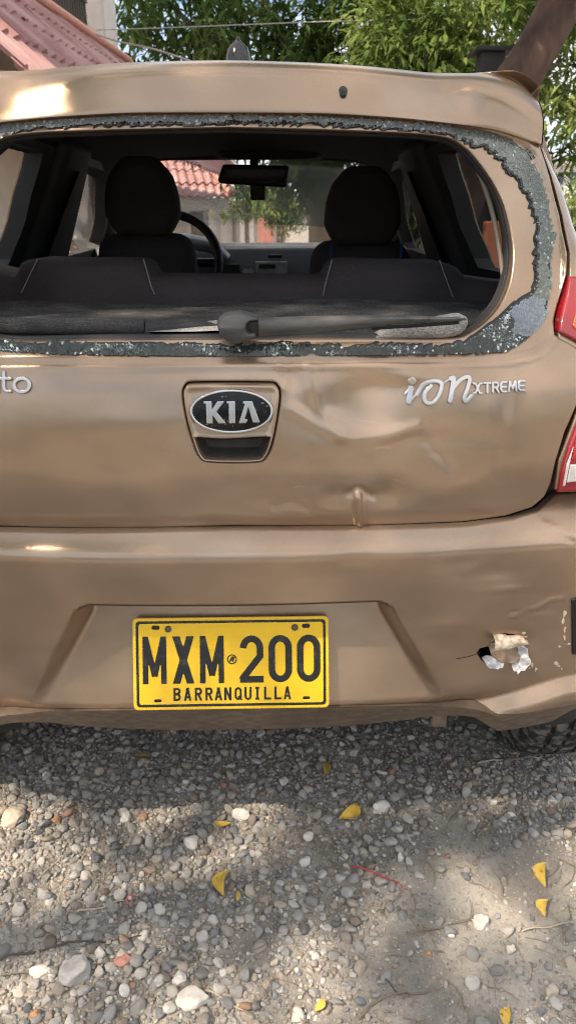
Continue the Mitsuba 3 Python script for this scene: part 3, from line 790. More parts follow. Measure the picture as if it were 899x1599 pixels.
# ---- quarter panels: the corner between tailgate gap and body side, minus the lights' seat
qx = np.vstack([on([(846, 232), (860, 270), (878, 335), (889.5, 395), (889, 430), (872, 500), (872, 530), (899, 545), (918, 570), (918, 600), (902, 640), (872, 720), (866, 765)], S_base)])
q_poly_r = sg.Polygon(np.vstack([qx, [(float(SIDE_Z(z)) - .0006, z) for z in np.linspace(.75, qx[0, 1] + .02, 14)]])).buffer(0)
for s in (1, -1):
    g = q_poly_r if s > 0 else affinity.scale(q_poly_r, -1, 1, origin=(0, 0))
    obj('quarter_panel', panel(g, S_base, .008, .003, .012, .004), 'm_paint', CAR, smooth=True)
# ------------------------------------------------------------------ the car: spoiler, roof, sides, front
gl_edge = on([(362, 176), (480, 177), (600, 183), (700, 193), (770, 203), (800, 212), (828, 222), (842, 226)], S_base)       # lower edge of the spoiler
tip_x, tip_z = gl_edge[-1]
lowZ = PchipInterpolator(gl_edge[:, 0], gl_edge[:, 1])


def crest_at(px, Y): p = at_y(px[0], px[1], Y); return p[0], p[2]


lip_c = np.array([crest_at(p, Y) for p, Y in [((362, 119), .262), ((450, 113), .264), ((600, 123), .277), ((700, 136), .296), ((760, 152), .313), ((800, 180), .328), ((830, 208), .335), ((842, 222), .338)]])
sil_c = np.array([crest_at(p, Y) for p, Y in [((362, 99), .40), ((450, 102), .40), ((600, 110), .41), ((700, 119), .42), ((770, 126), .43), ((797, 138), .42), ((817, 157), .41), ((835, 190), .39), ((843, 220), .36)]])
lip_c[0, 0] = sil_c[0, 0] = 0
lip_c[0, 1] = lip_c[1, 1] + .001; sil_c[0, 1] = sil_c[1, 1] + .003
lip_c[0, 1] = lip_c[1, 1] + .0004; sil_c[0, 1] = sil_c[1, 1] + .0012


def even(c):
    c = np.asarray(c, float); return PchipInterpolator(np.r_[-c[:0:-1, 0], c[:, 0]], np.r_[c[:0:-1, 1], c[:, 1]], extrapolate=True)


lipZ, silZ = even(lip_c), even(sil_c)
XS = np.concatenate([np.linspace(0, .38, 40), np.linspace(.385, tip_x, 50)])
yl_tip = float(S_base(np.array([tip_x]), np.array([tip_z]))[0]) - .006
ytF = even([(0, .262), (.2, .272), (.33, .293), (.41, min(.315, yl_tip - .004)), (tip_x, yl_tip), (tip_x + .02, yl_tip + .002)])
rows = []
for x in XS:
    xl, xs_ = min(x, lip_c[-1, 0]), min(x, sil_c[-1, 0])
    zl = float(lowZ(min(x, tip_x))); yl = float(S_base(np.array([x]), np.array([zl]))[0]) - .009
    zt = max(float(lipZ(xl)), zl + .0015); zs = max(float(silZ(xs_)), zt + .001)
    yt = float(ytF(x))
    ys = yt + .14 - .10 * smoothstep(.36, tip_x, x); k_ = 1 - smoothstep(.34, .47, x)
    q = np.array([(yl + .02, zl + .0005), (yl + .003, zl), (yl, zl + .002), (yl * .75 + yt * .25 - .0, zl + (zt - zl) * .3), (yl * .35 + yt * .65, zl + (zt - zl) * .72), (yt, zt), (yt + .010, zt + (zs - zt) * .30), (yt + .035, zt + (zs - zt) * .62), (yt + .08, zt + (zs - zt) * .88), (ys, zs), (ys + .10, zs + .012 * k_), (ys + .2, zs + .018 * k_)])
    c = catmull(q, 5); rows.append(np.column_stack([np.full(len(c), x), c]))
P = np.array(rows)
SP = obj('roof_spoiler', cat_([grid_mesh(P), grid_mesh(P * [-1, 1, 1], True)]), 'm_paint', CAR, smooth=True)
# end caps of the spoiler
for s in (1, -1):
    e = P[-1]
    obj('spoiler_end', mesh(np.vstack([e, e.mean(0)]) * [s, 1, 1] + [s * .002, 0, 0], [[i, i + 1, len(e)] for i in range(len(e) - 1)]), 'm_paint', SP, smooth=True)
q = at_y(534.5, 147, .27)
nut = cat_([hull([(q[0], q[1] - .002, q[2] + .0035, .0085), (q[0], q[1] - .002, q[2] - .0035, .0085), (q[0], q[1] + .012, q[2], .0095)], 20), tube([q + [0, -.006, 0], q + [0, -.0135, 0]], [.0055, .0035], 12)])
obj('washer_nozzle', nut, 'm_gloss_black', SP, smooth=40)

# roof
ry = np.linspace(.52, 1.72, 26)
rx = np.concatenate([np.linspace(-1, 1, 61)])
def roof_pt(u, y):
    hw = np.interp(y, [.5, .8, 1.4, 1.72], [.50, .515, .52, .50])
    zc = np.interp(y, [.42, .6, 1.0, 1.4, 1.72], [float(silZ(0)) - .0, float(silZ(0)) + .016, float(silZ(0)) + .022, float(silZ(0)) + .015, float(silZ(0)) - .015])
    x = u * hw; return [x, y, zc - .03 * abs(u) ** 2 - .075 * max(abs(u) - .75, 0) / .25 * abs(u) ** 2]
P = np.array([[roof_pt(u, y) for u in rx] for y in ry])
obj('roof', grid_mesh(P, True), 'm_paint', CAR, smooth=True)
obj('headliner', grid_mesh(np.array([[np.array(roof_pt(u, y)) - [0, 0, .035 if .46 < y else .05] for u in np.linspace(-.96, .96, 31)] for y in np.linspace(.34, 1.70, 20)])), 'm_headliner', CAR, smooth=True)
# header rail above the windshield and dark trims above the rear opening
obj('header_trim', cat_([tube([(-.5, 1.66, 1.385), (-.25, 1.685, 1.40), (0, 1.69, 1.402), (.25, 1.685, 1.40), (.5, 1.66, 1.385)], .022, 10), hull([(-.075, 1.60, 1.40, .02), (.215, 1.60, 1.40, .02), (-.03, 1.6, 1.388, .012), (.17, 1.6, 1.388, .012), (-.1, 1.68, 1.40, .02), (.24, 1.68, 1.40, .02)])]), 'm_headliner', CAR, smooth=40)
# antenna on the roof
ab = at_y(372, 99, .62); 
an_ = [(ab[0], .62, ab[2] - .03), (ab[0], .62, ab[2] + .000), (ab[0], .62, ab[2] + .012), (ab[0], .62, ab[2] + .026), (ab[0], .62, ab[2] + .036), (ab[0], .62, ab[2] + .040), (ab[0], .62, ab[2] + .046)]
obj('antenna_base', tube(an_, [.030, .026, .0245, .020, .010, .004, .0035], 20), 'm_gloss_black', CAR, smooth=40)

# body sides in (y, z) with window openings and wheel arches
WHY, WHR, WHZ = .47, .272, .268
FRY = 2.62
side_out = sg.Polygon([(.30, .33), (.30, 1.0), (.30, 1.33), (.36, 1.385), (1.68, 1.39), (1.95, 1.25), (2.2, 1.08), (2.75, .98), (3.12, .84), (3.2, .6), (3.16, .33), (2.4, .25), (.9, .25)])
arch = lambda y: sg.Point(y, WHZ).buffer(.315, 24)
win_rear = sg.Polygon([(.60, 1.075), (.52, 1.16), (.56, 1.30), (.66, 1.345), (.88, 1.348), (.92, 1.075)]).buffer(-.02).buffer(.02)
win_front = sg.Polygon([(1.40, 1.075), (1.30, 1.348), (1.62, 1.345), (1.84, 1.22), (1.98, 1.09)]).buffer(-.02).buffer(.02)
side_poly = side_out.difference(so.unary_union([arch(WHY), arch(FRY), win_rear, win_front]))
SIDE_X = lambda y, z: SIDE_Z(z) - .04 * np.clip((y - 2.2) / 1.0, 0, 1) ** 2 - .006 * np.exp(-((z - .95) / .02) ** 2)
for s in (1, -1):
    ms = panel(side_poly, lambda y, z: -SIDE_X(y, z), .03, .004, .03, .02)
    v = np.array(ms.vertices); m2 = mesh(np.column_stack([-s * v[:, 1], v[:, 0], v[:, 2]]), np.array(ms.faces)[:, ::(1 if s < 0 else -1)])
    SD = obj('body_side', m2, 'm_paint', CAR, smooth=True)
    inner = side_out.buffer(-.03).difference(so.unary_union([win_rear.buffer(-.006), win_front.buffer(-.006)])).intersection(sg.box(.2, .3, 2.3, 1.4))
    ms = panel(inner, lambda y, z: -SIDE_X(y, z) + .05, .04, .0, -.043, .03)
    v = np.array(ms.vertices); obj('side_trim', mesh(np.column_stack([-s * v[:, 1], v[:, 0], v[:, 2]]), np.array(ms.faces)), 'm_trim', SD, smooth=True)
    for w in (win_rear, win_front):
        p, t, d = tri2d(w.buffer(.01), .05)
        obj('side_window', mesh(np.column_stack([s * (SIDE_X(p[:, 0], p[:, 1]) - .012), p[:, 0], p[:, 1]]), t), 'm_window' if s < 0 else 'm_dimmed_window', SD, smooth=True)
    # B pillar trim with belt
    xb = lambda z: s * (float(SIDE_Z(z)) - .055)
    obj('pillar_trim', cat_([hull([(xb(1.05), 1.02, 1.05, .03), (xb(1.36), 1.00, 1.36, .025), (xb(1.05), 1.36, 1.05, .03), (xb(1.36), 1.20, 1.36, .025)])]), 'm_trim', SD, smooth=50)
    obj('seat_belt', tube([(xb(1.30) - s * .03, 1.10, 1.31), (xb(1.2) - s * .03, 1.06, 1.2), (xb(1.05) - s * .05, 1.02, 1.05), (xb(.9) - s * .05, 1.0, .9)], .022, 8, squash=(1, .1)), 'm_black', SD, smooth=40)
scene['m_dimmed_window'] = {'type': 'thindielectric', 'int_ior': 1.5, 'specular_transmittance': rgb(.38, .40, .42)}  # right panes dimmed to stand for dark reflections and tree shade outside
# a grab handle and coat hook under the roof
for s in (1, -1):
    q = np.array([s * .43, .62, 1.36])
    obj('coat_hook', tube([q + [0, 0, .01], q + [0, -.01, -.012], q + [-.004 * s, -.02, -.018], q + [0, -.022, -.008]], .004, 8), 'm_silver', CAR, smooth=True)
# front: bonnet, nose, windshield
P = np.array([[[u * np.interp(y, [1.9, 2.3, 2.9, 3.15], [.60, .62, .60, .54]), y - .10 * u * u * (1 if y > 2 else 0) , np.interp(y, [2.0, 2.3, 2.9, 3.1, 3.2], [1.10, 1.04, .93, .84, .70]) - .05 * u * u] for u in np.linspace(-1, 1, 31)] for y in np.linspace(2.12, 3.2, 24)])
obj('bonnet', grid_mesh(P, True), 'm_paint', CAR, smooth=True)
P = np.array([[[u * .66, 3.2 - .16 * u * u, z] for u in np.linspace(-1, 1, 25)] for z in np.linspace(.3, .72, 8)])
obj('front_bumper', grid_mesh(P, True), 'm_paint', CAR, smooth=True)
P = np.array([[[u * np.interp(t, [0, 1], [.49, .60]), 1.70 + .50 * t - .05 * u * u, 1.398 - .29 * t - .02 * u * u * (1 - t)] for u in np.linspace(-1, 1, 25)] for t in np.linspace(0, 1, 8)])
obj('windshield', grid_mesh(P, True), 'm_windshield', CAR, smooth=True)
for s in (1, -1):
    obj('windshield_pillar', tube([(s * .49, 1.62, 1.385), (s * .52, 1.78, 1.31), (s * .555, 1.98, 1.19), (s * .60, 2.18, 1.06)], [.040, .042, .045, .05], 12, squash=(1.0, 1.1)), 'm_trim', CAR, smooth=True)
    # door mirrors
    q = np.array([s * .77, 1.93, 1.09])
    obj('door_mirror', hull([(q[0] - s * .05, q[1], q[2] - .03, .045), (q[0] + s * .05, q[1] + .01, q[2] - .02, .045), (q[0] - s * .04, q[1], q[2] + .04, .045), (q[0] + s * .04, q[1] + .01, q[2] + .04, .04), (q[0] - s * .12, q[1] + .03, q[2] - .05, .02)]), 'm_paint', CAR, smooth=50)
# floor and underbody
obj('underbody', cat_([box(-.60, .60, .16, 3.1, .33, .37), box(-.45, .45, .55, 2.6, .27, .34)]), 'm_black', CAR, smooth=False)
obj('rear_well', cat_([box(-.60, .60, .13, .135, .36, .985), box(-.6, .6, .14, .62, .55, .56)]), 'm_trim', CAR, smooth=False)
q = at_y(681, 1130, .10)
obj('tow_bracket', box(q[0] - .014, q[0] + .014, .08, .10, q[2] + .006, q[2] + .05, .003), 'm_lip', CAR, smooth=40)
obj('exhaust_pipe', tube([(-.40, .16, .345), (-.40, .5, .31), (-.2, 1.0, .3)], .022, 14, cap=False), 'm_bolt', CAR, smooth=40)

# wheels
def tyre(cx, cy, cz, w=.165, R=.268):
    prof = [(-.42, .66), (-.5, .74), (-.5, .86), (-.46, .945), (-.40, .985), (-.30, 1.0)]
    gro = []
    for g in (-.22, 0, .22): gro += [(g - .035, 1.0), (g - .03, .972), (g + .03, .972), (g + .035, 1.0)]
    prof = prof + gro + [(-a, b) for a, b in prof[::-1]]
    n = 96; ang = np.arange(n + 1) * 2 * np.pi / n
    P = np.array([[(cx + a * w, cy + R * b * math.cos(t), cz + R * b * math.sin(t)) for a, b in prof] for t in ang])
    for i in range(n + 1):                                           # cross grooves on the shoulders
        if i % 3 == 0:
            for k, (a, b) in enumerate(prof):
                if .24 < abs(a) < .47: P[i, k] += (np.array([cx + a * w, cy, cz]) - P[i, k]) * .022
    return grid_mesh(P)


for x, y in ((-.685, WHY), (.685, WHY), (-.66, FRY), (.66, FRY)):
    W = obj('wheel', cat_([tyre(x, y, WHZ - .003)]), 'm_tread', CAR, smooth=35)
    obj('rim', cat_([tube([(x - .06, y, WHZ), (x + .06, y, WHZ)], .175, 32), tube([(x + math.copysign(.06, x), y, WHZ), (x + math.copysign(.075, x), y, WHZ)], [.17, .06], 24)]), 'm_silver', W, smooth=35)
    if y < 1: obj('wheel_arch', tube([(x * .80, y + .315 * math.cos(t), WHZ + .315 * math.sin(t)) for t in np.linspace(0, math.pi, 14)], .03, 8, squash=(1, 4), up=(1, 0, 0)), 'm_black', CAR, smooth=40)

# wiper
w0, w1 = at_y(366, 515, .055), at_y(728, 498, .075)
AX = (w1 - w0) / np.linalg.norm(w1 - w0)
def wp(px, py, Y): return at_y(px, py, Y)
# pivot cap: rounded wedge
WI = thing('hatchback_car__rear_wiper', '', None); labels[WI] = {'label': 'grey rear wiper lying across the empty window opening'}
cap = sg.Polygon([(p_[0], p_[2]) for p_ in (wp(x, y, .052) for x, y in [(337.5, 506), (340, 499), (347, 494), (358, 491), (374, 490), (391, 494), (402, 497), (403, 503), (390, 503.5), (385, 508), (385, 516), (390, 521), (401, 521), (401, 528.5), (388, 533), (368, 537), (353, 534), (343, 524)])]).buffer(.0012).buffer(-.0024).buffer(.0012)
cz0 = wp(365, 515, .052)[2]
obj('pivot_cap', panel(cap, lambda x, z: .050 + .9 * np.maximum(z - cz0 - .004, 0) + .25 * np.maximum(cz0 - z, 0), .0025, .009, .030, .002), 'm_wiper', WI, smooth=True)
obj('hinge_pin', hull([(*wp(386, 505, .068), .005), (*wp(412, 505, .068), .006), (*wp(386, 519, .068), .005), (*wp(412, 520, .068), .006)], 12), 'm_rubber', WI, smooth=50)
obj('pivot_shaft', tube([wp(362, 514, .06), wp(362, 514, .06) + [0, .06, .01]], .011, 14), 'm_rubber', WI, smooth=40)
def wing(stations, name, m):
    """A flat-topped arm through stations (px, top, bottom, Y, thickness)."""
    sec = []
    for px, t, b, Y, th in stations:
        T_, B_ = wp(px, t, Y), wp(px, b, Y)
        c = (T_ + B_) / 2; hz = np.linalg.norm(T_ - B_) / 2; u = (T_ - B_) / (2 * hz)
        k = [(-1, .9), (-.9, 1), (-.75, .55), (-.4, .15), (0, 0), (.4, -.02), (.75, .12), (.93, .5), (1, 1)]
        sec.append([c + u * hz * a + np.array([0, th * (bb - .5), 0]) for a, bb in k] + [c + u * hz * .5 + [0, th * .6, 0], c - u * hz * .5 + [0, th * .6, 0]])
    P = np.array(sec); P = np.concatenate([P, P[:, :1]], 1)
    obj(name, grid_mesh(P, True), m, WI, smooth=35)
wing([(404, 497, 528, .055, .014), (420, 496, 527, .055, .014), (480, 494, 524, .058, .014), (540, 493, 517, .061, .013), (600, 492.5, 510.5, .064, .012), (604, 493, 509, .064, .012)], 'wiper_arm', 'm_wiper')
wing([(604, 492.8, 508, .0645, .0115), (640, 492.8, 506, .066, .011), (668, 493.5, 504.5, .068, .010)], 'wiper_arm', 'm_wiper')
wing([(669, 494, 504, .0683, .009), (700, 494.8, 502.5, .071, .008), (720, 496, 501, .073, .007), (727, 497, 500, .074, .005)], 'blade_cover', 'm_wiper')
obj('wiper_blade', tube([wp(580, 512, .075), wp(650, 508, .078), wp(716, 503, .08)], .0028, 8), 'm_rubber', WI, smooth=True)

# ------------------------------------------------------------------ the car: inside
def pillow(cx, cz, w, h, y0, th, r=.03, taper=.85, refine=.02, it=6):
    m = manifold3d.Manifold.batch_hull([manifold3d.Manifold.sphere(r, 20).translate((cx + sx * (w / 2 - r) * (taper if top else 1), y0 + sy * (th / 2 - r), cz + (h / 2 - r) * (1 if top else -1))) for sx in (-1, 1) for sy in (-1, 1) for top in (0, 1)])
    t = to_tm(m.refine_to_length(refine)); trimesh.smoothing.filter_taubin(t, iterations=it); return t


YH = 1.22
for (l, r, t, b), nm in (((167, 278, 248, 362), 0), ((509, 622, 263, 378), 1)):
    p0, p1 = at_y(l, (t + b) / 2, YH), at_y(r, (t + b) / 2, YH)
    zt, zb = at_y(l, t, YH)[2], at_y(l, b, YH)[2]
    cx, w = (p0[0] + p1[0]) / 2, p1[0] - p0[0]
    FS = thing('hatchback_car__front_seat', '', None); labels.pop(FS)
    hh = zt - zb; zc = (zt + zb) / 2; W2 = w / 2 + .004
    mm = manifold3d.Manifold.batch_hull([manifold3d.Manifold.sphere(.036, 20).translate((cx + sx * (fw * W2 - .036), YH + sy * .025, zc + fz * hh)) for sx in (-1, 1) for sy in (-1, 1) for fw, fz in ((.86, -.36), (1.0, -.22), (.97, 0), (.86, .2), (.62, .345))])
    head = to_tm(mm.refine_to_length(.014)); trimesh.smoothing.filter_taubin(head, iterations=10)
    labels[FS] = {'label': 'dark fabric front seat, driver side' if nm == 0 else 'dark fabric front seat, passenger side'}
    obj('headrest', head, 'm_seat', FS, smooth=True)
    for s in (-1, 1): obj('headrest_post', tube([(cx + s * .045, YH + .005, zb - .08), (cx + s * .045, YH, zb + .03)], .006, 10), 'm_silver', FS, smooth=True)
    zs = at_y(l, b, YH)[2] - (.012 if nm == 0 else .004)
    obj('backrest', cat_([pillow(cx, zs - .30, w * 1.95, .62, YH + .02, .14, .06, .60, .03, 10)]), 'm_seat', FS, smooth=True)
    obj('cushion', pillow(cx, .60, w * 2.0, .16, YH + .32, .5, .06, .9, .04, 6), 'm_seat', FS, smooth=True)
    if nm == 1:
        for px in (517, 626): 
            q = at_y(px, 392, YH - .055); obj('blue_tag', box(q[0] - .004, q[0] + .004, q[1] - .004, q[1], q[2] - .025, q[2] + .02, .0015), 'm_blue', FS, smooth=40)
mat('m_blue', (0.02, 0.05, 0.22), 0.7)
# rear bench
YB = .58
bench_prof = []
for px, py in [(-150, 428), (-90, 410), (-70, 405), (36, 430), (44, 408), (56, 403), (215, 405), (230, 409), (244, 430), (380, 432), (505, 431), (514, 412), (528, 405), (690, 408), (706, 416), (716, 430), (790, 440), (900, 446)]:
    p = at_y(px, py, YB); bench_prof.append((p[0], p[2]))
bench_prof = [q for q in bench_prof if abs(q[0]) < .60]
bench = sg.Polygon([(-.60, .5), (-.60, bench_prof[0][1])] + bench_prof + [(.60, bench_prof[-1][1]), (.60, .5)]).buffer(.008).buffer(-.016).buffer(.008)
RB = obj('rear_bench', panel(bench, lambda x, z: YB - .10 + .12 * (1.1 - z) * 0 + 0 * x + .02 * np.cos(x * 14) ** 2, .02, .035, .16, .01, lift=-.0), 'm_seat', CAR, smooth=True)
for l in ([(56, 404), (48, 420), (36, 446), (30, 458)], [(222, 404), (228, 424), (234, 446), (240, 460)], [(519, 405), (514, 424), (508, 446), (505, 462)], [(688, 406), (694, 424), (702, 446), (709, 464)]):
    obj('stitching', tube(np.array([at_y(x, y, YB - .10 - .004 + .02 * 0) for x, y in l]) * [1, 1, 1] + [0, .012, 0], .0011, 6), 'm_stitch', RB, smooth=True)
# parcel shelf: dusty felt board, buckled, with a pale torn edge on the left and a rounded end on the right
sh_z = at_y(362, 500, .20)[2]
def shelf_pt(x, y):
    t = (y - .13) / .33
    z = sh_z - .006 + .010 * t - .05 * smoothstep(.18, .13, y) + .004 * math.sin(x * 9)
    return (x, y, z)
P = np.array([[shelf_pt(x, y) for x in np.linspace(-.56, .52, 60)] for y in np.linspace(.145, .47, 40)])
SH = obj('parcel_shelf', grid_mesh(P, True), 'm_felt', CAR, smooth=True, label='dusty dark felt parcel shelf behind the rear bench')
l0 = [at_y(*q) for q in ((-60, 512, .14), (0, 516, .135), (60, 517, .135), (150, 516, .135), (225, 517, .135))]
l1 = [at_y(*q) for q in ((-60, 494, .17), (0, 499, .165), (60, 502, .165), (150, 503, .165), (225, 505, .165))]
obj('shelf_edge', cat_([tube([(a + b) / 2 for a, b in zip(l0, l1)], .0125, 16, squash=(1.0, 1.0))]), 'm_felt', SH, smooth=True)
card = np.array([[at_y(px, t * y1 + (1 - t) * y0, .13 + .10 * (1 - t)) for px, y0, y1 in ((233, 516.5, 517.5), (255, 512, 517.5), (285, 506, 517.5), (310, 502, 517), (345, 499, 516), (420, 498, 516), (500, 500, 516))] for t in (0, .5, 1)])
obj('bare_board', grid_mesh(card), 'm_felt_pale', SH, smooth=True, label='pale bare strip of the torn shelf board')
rnd = sg.Polygon(catmull([at_y(*q, .10)[[0, 2]] for q in ((590, 533), (620, 515), (660, 506), (700, 499), (728, 495), (737, 503), (732, 518), (718, 528), (690, 532))], 5, True)).buffer(0)
obj('shelf_end', panel(rnd, lambda x, z: .115 + 0 * x, .006, .012, .03, .004), 'm_felt_pale', SH, smooth=True, label='grey felt end of the shelf standing up at right')
# inner flange under the opening
obj('opening_liner', panel(hole_poly.buffer(.05).difference(hole_poly.buffer(-.004)), S_base, .012, .0, .02, .008, lift=-.030), 'm_trim', CAR, smooth=True)
arc = on([(672, 214), (700, 219), (730, 242), (752, 280), (768, 330), (778, 380), (785, 430), (787, 455)], S_base, .05)
for s in (1, -1):
    c = catmull(arc, 6); obj('opening_seal', tube(np.column_stack([c[:, 0] * s, S_base(c[:, 0], c[:, 1]) + .05, c[:, 1]]), .0042, 8), 'm_seal', CAR, smooth=True)
mat('m_seal', (0.15, 0.125, 0.10), 0.6)
# dashboard
dz = at_y(500, 379, 2.02)[2]
DB = obj('dashboard', cat_([hull([(-.56, 2.10, dz - .03, .03), (.56, 2.10, dz - .03, .03), (-.56, 1.90, dz - .034, .03), (.56, 1.90, dz - .034, .03), (-.56, 1.86, dz - .12, .03), (.56, 1.86, dz - .12, .03), (-.56, 1.95, dz - .45, .04), (.56, 1.95, dz - .45, .04), (-.56, 2.12, dz - .4, .03), (.56, 2.12, dz - .4, .03)], 20)]), 'm_dash', CAR, smooth=50)
YD = 1.825
for a, b, c, d in ((345, 374, 412, 431), ):
    p, q = at_y(a, d, YD), at_y(b, c, YD); obj('air_vent', box(p[0], q[0], YD - .004, YD + .03, p[2], q[2], .003), 'm_black', DB, smooth=40)
p, q = at_y(399, 431, YD), at_y(448, 408, YD); RA = obj('radio', box(p[0], q[0], YD - .006, YD + .03, p[2], q[2], .003), 'm_silver', DB, smooth=40)
p, q = at_y(404, 419, YD), at_y(430, 412, YD); obj('radio_screen', box(p[0], q[0], YD - .009, YD, p[2], q[2]), 'm_black', RA, smooth=False)
for px in (383, 392, 440): obj('dial', tube([at_y(px, 424, YD - .02), at_y(px, 424, YD + .02)], .012, 14), 'm_silver', DB, smooth=40)
p, q = at_y(418, 400, YD), at_y(440, 402, YD); obj('hazard_button', box(p[0], q[0], YD - .005, YD + .02, p[2] - .006, p[2] + .006, .002), 'm_black', DB, smooth=40)
# instrument hood and steering wheel
c = at_y(266, 410, 1.62); hub = c
SW = obj('steering_wheel', tube([c + [.165 * math.cos(t), .05 * math.sin(t), .155 * math.sin(t)] for t in np.linspace(0, 2 * np.pi, 49)], .0155, 12, cap=False, up=(0, 1, .1)), 'm_black', CAR, smooth=True)
obj('hub', cat_([hull([(c[0] - .05, c[1] + .02, c[2] - .03, .03), (c[0] + .05, c[1] + .02, c[2] - .03, .03), (c[0] - .05, c[1] + .02, c[2] + .02, .03), (c[0] + .05, c[1] + .02, c[2] + .02, .03)]), tube([c + [-.16, .02, 0], c + [.16, .02, 0]], .016, 8)]), 'm_black', SW, smooth=50)
g0 = at_y(290, 392, 1.84)
obj('instrument_hood', tube([(g0[0] - .15, 1.84, dz - .05), (g0[0] - .10, 1.83, dz - .005), (g0[0], 1.82, dz + .012), (g0[0] + .10, 1.83, dz - .005), (g0[0] + .15, 1.84, dz - .05)], [.02, .026, .028, .026, .02], 12), 'm_silver', DB, smooth=True)
# interior mirror
YM = 1.60
p = np.array([at_y(x, y, YM) for x, y in ((352, 262), (446, 264), (346, 282), (443, 288))])
ctr = p.mean(0)
IM = obj('interior_mirror', hull([(*p[0], .012), (*p[1], .012), (*(p[2] + [0, 0, .004]), .012), (*(p[3] + [0, 0, .004]), .012), *[(*(r_ * .8 + ctr * .2 + [0, .03, 0]), .012) for r_ in p]], 16), 'm_black', CAR, smooth=50)
g = np.array([at_y(x, y, YM - .0135) for x, y in ((353, 264), (445, 266), (443, 284), (353, 280))])
obj('mirror_glass', mesh(g, [[0, 3, 2], [0, 2, 1]]), 'm_mirror', IM, smooth=False)
p, q = at_y(391, 312, YM + .02), at_y(414, 288, YM + .02)
obj('sensor_box', box(p[0], q[0], YM, YM + .05, p[2], q[2] + .01, .004), 'm_black', IM, smooth=40)
obj('mirror_stem', tube([ctr + [0, .02, 0], ctr + [0, .06, .06]], .014, 10), 'm_black', IM, smooth=True)
# ------------------------------------------------------------------ the ground
def ground_far(x, y):
    return -.03 * np.clip(y - 3.5, 0, 14) ** 1.0 * smoothstep(3.5, 8, y)


def ground_z(x, y):
    x, y = np.asarray(x, float), np.asarray(y, float)
    p = np.stack([x, y, 0 * x], -1)
    near = np.exp(-(x / 3) ** 2 - (y / 3) ** 2)
    return ground_far(x, y) + near * (.022 * (meshkit.fbm(p * 3.1, 3, 4) - .5) + .010 * (meshkit.fbm(p * 16, 3, 8) - .5) + .004 * (meshkit.fbm(p * 70, 2, 9) - .5))


u = np.linspace(-1, 1, 430)
gxs = 130 * np.sinh(u * 6.6) / math.sinh(6.6)
GX, GY = np.meshgrid(gxs, gxs, indexing='ij')
scene['m_ground'] = None


def ground_color(p, n, uv):
    a = FB(p.x * 9, p.y * 9, 0, 4); b = FB(p.x * 160, p.y * 160, 0, 3); c = N(p.x * 700, p.y * 700, 0)
    col = MIX((0.205, 0.189, 0.168), (0.325, 0.300, 0.265), SS(.3, .75, a))
    return col * (0.72 + 0.30 * b + 0.22 * c)


mat('m_ground', mikit.proc(ground_color), 0.95, bump=mikit.proc(lambda p, n, uv: FB(p.x * 260, p.y * 260, 0, 3), eps=.0008), bump_scale=.0022)
obj('ground', grid_mesh(np.stack([GX, GY, ground_z(GX, GY)], -1)), 'm_ground', None, smooth=True, kind='structure')

# pebbles
SANDY = [(680, 1370, .10), (660, 1500, .10), (600, 1560, .09), (60, 1455, .09), (390, 1480, .05), (760, 1430, .08), (860, 1480, .06), (730, 1520, .08), (830, 1360, .08), (500, 1330, .04), (720, 1300, .06)]
sandy = [(*at_z(x, y, 0)[:2], r) for x, y, r in SANDY]
right_edge = at_z(540, 1480, 0)[0]


def density(x, y):
    """How thickly the pebbles lie."""
    d = .62 + .75 * (meshkit.fbm(np.stack([x * 5, y * 5, 0 * x], -1), 3, 21) - .5)
    d = d + .25 * smoothstep(.15, -.1, x) - .18 * smoothstep(0, .25, x) * smoothstep(.3, .0, y)
    for a, b, r in sandy: d = d - .55 * np.exp(-((x - a) ** 2 + (y - b) ** 2) / r ** 2)
    return np.clip(d, .07, 1)


PAL = np.array([(.44, .42, .39), (.56, .53, .49), (.33, .32, .31), (.24, .245, .255), (.13, .14, .16), (.40, .34, .28), (.30, .235, .18), (.50, .43, .35), (.20, .15, .12), (.36, .30, .27), (.34, .18, .10), (.62, .60, .57)])
PW_ = np.array([.17, .13, .17, .13, .07, .09, .06, .07, .04, .06, .01, .05]); PW_ = PW_ / PW_.sum()


def pebble_forms(sub, n, seed, rough=.16):
    r = np.random.default_rng(seed); out = []
    base = trimesh.creation.icosphere(sub) if sub >= 0 else trimesh.creation.icosahedron()
    for i in range(n):
        v = np.array(base.vertices)
        k = 1 + rough * 2.2 * (meshkit.noise(v * 1.3 + 40 * i, i) - .5) + rough * 1.2 * (meshkit.noise(v * 2.8 + 9 * i, i + 50) - .5)
        for _ in range(6):                                            # a few flattened faces
            d = r.normal(size=3); d /= np.linalg.norm(d); h = r.uniform(.55, .9); s = v @ d; v = v - np.maximum(s - h, 0)[:, None] * d * .85
        v = v * k[:, None] * np.array([1.0, r.uniform(.68, .95), r.uniform(.5, .78)])
        out.append((v, np.array(base.faces)))
    return out


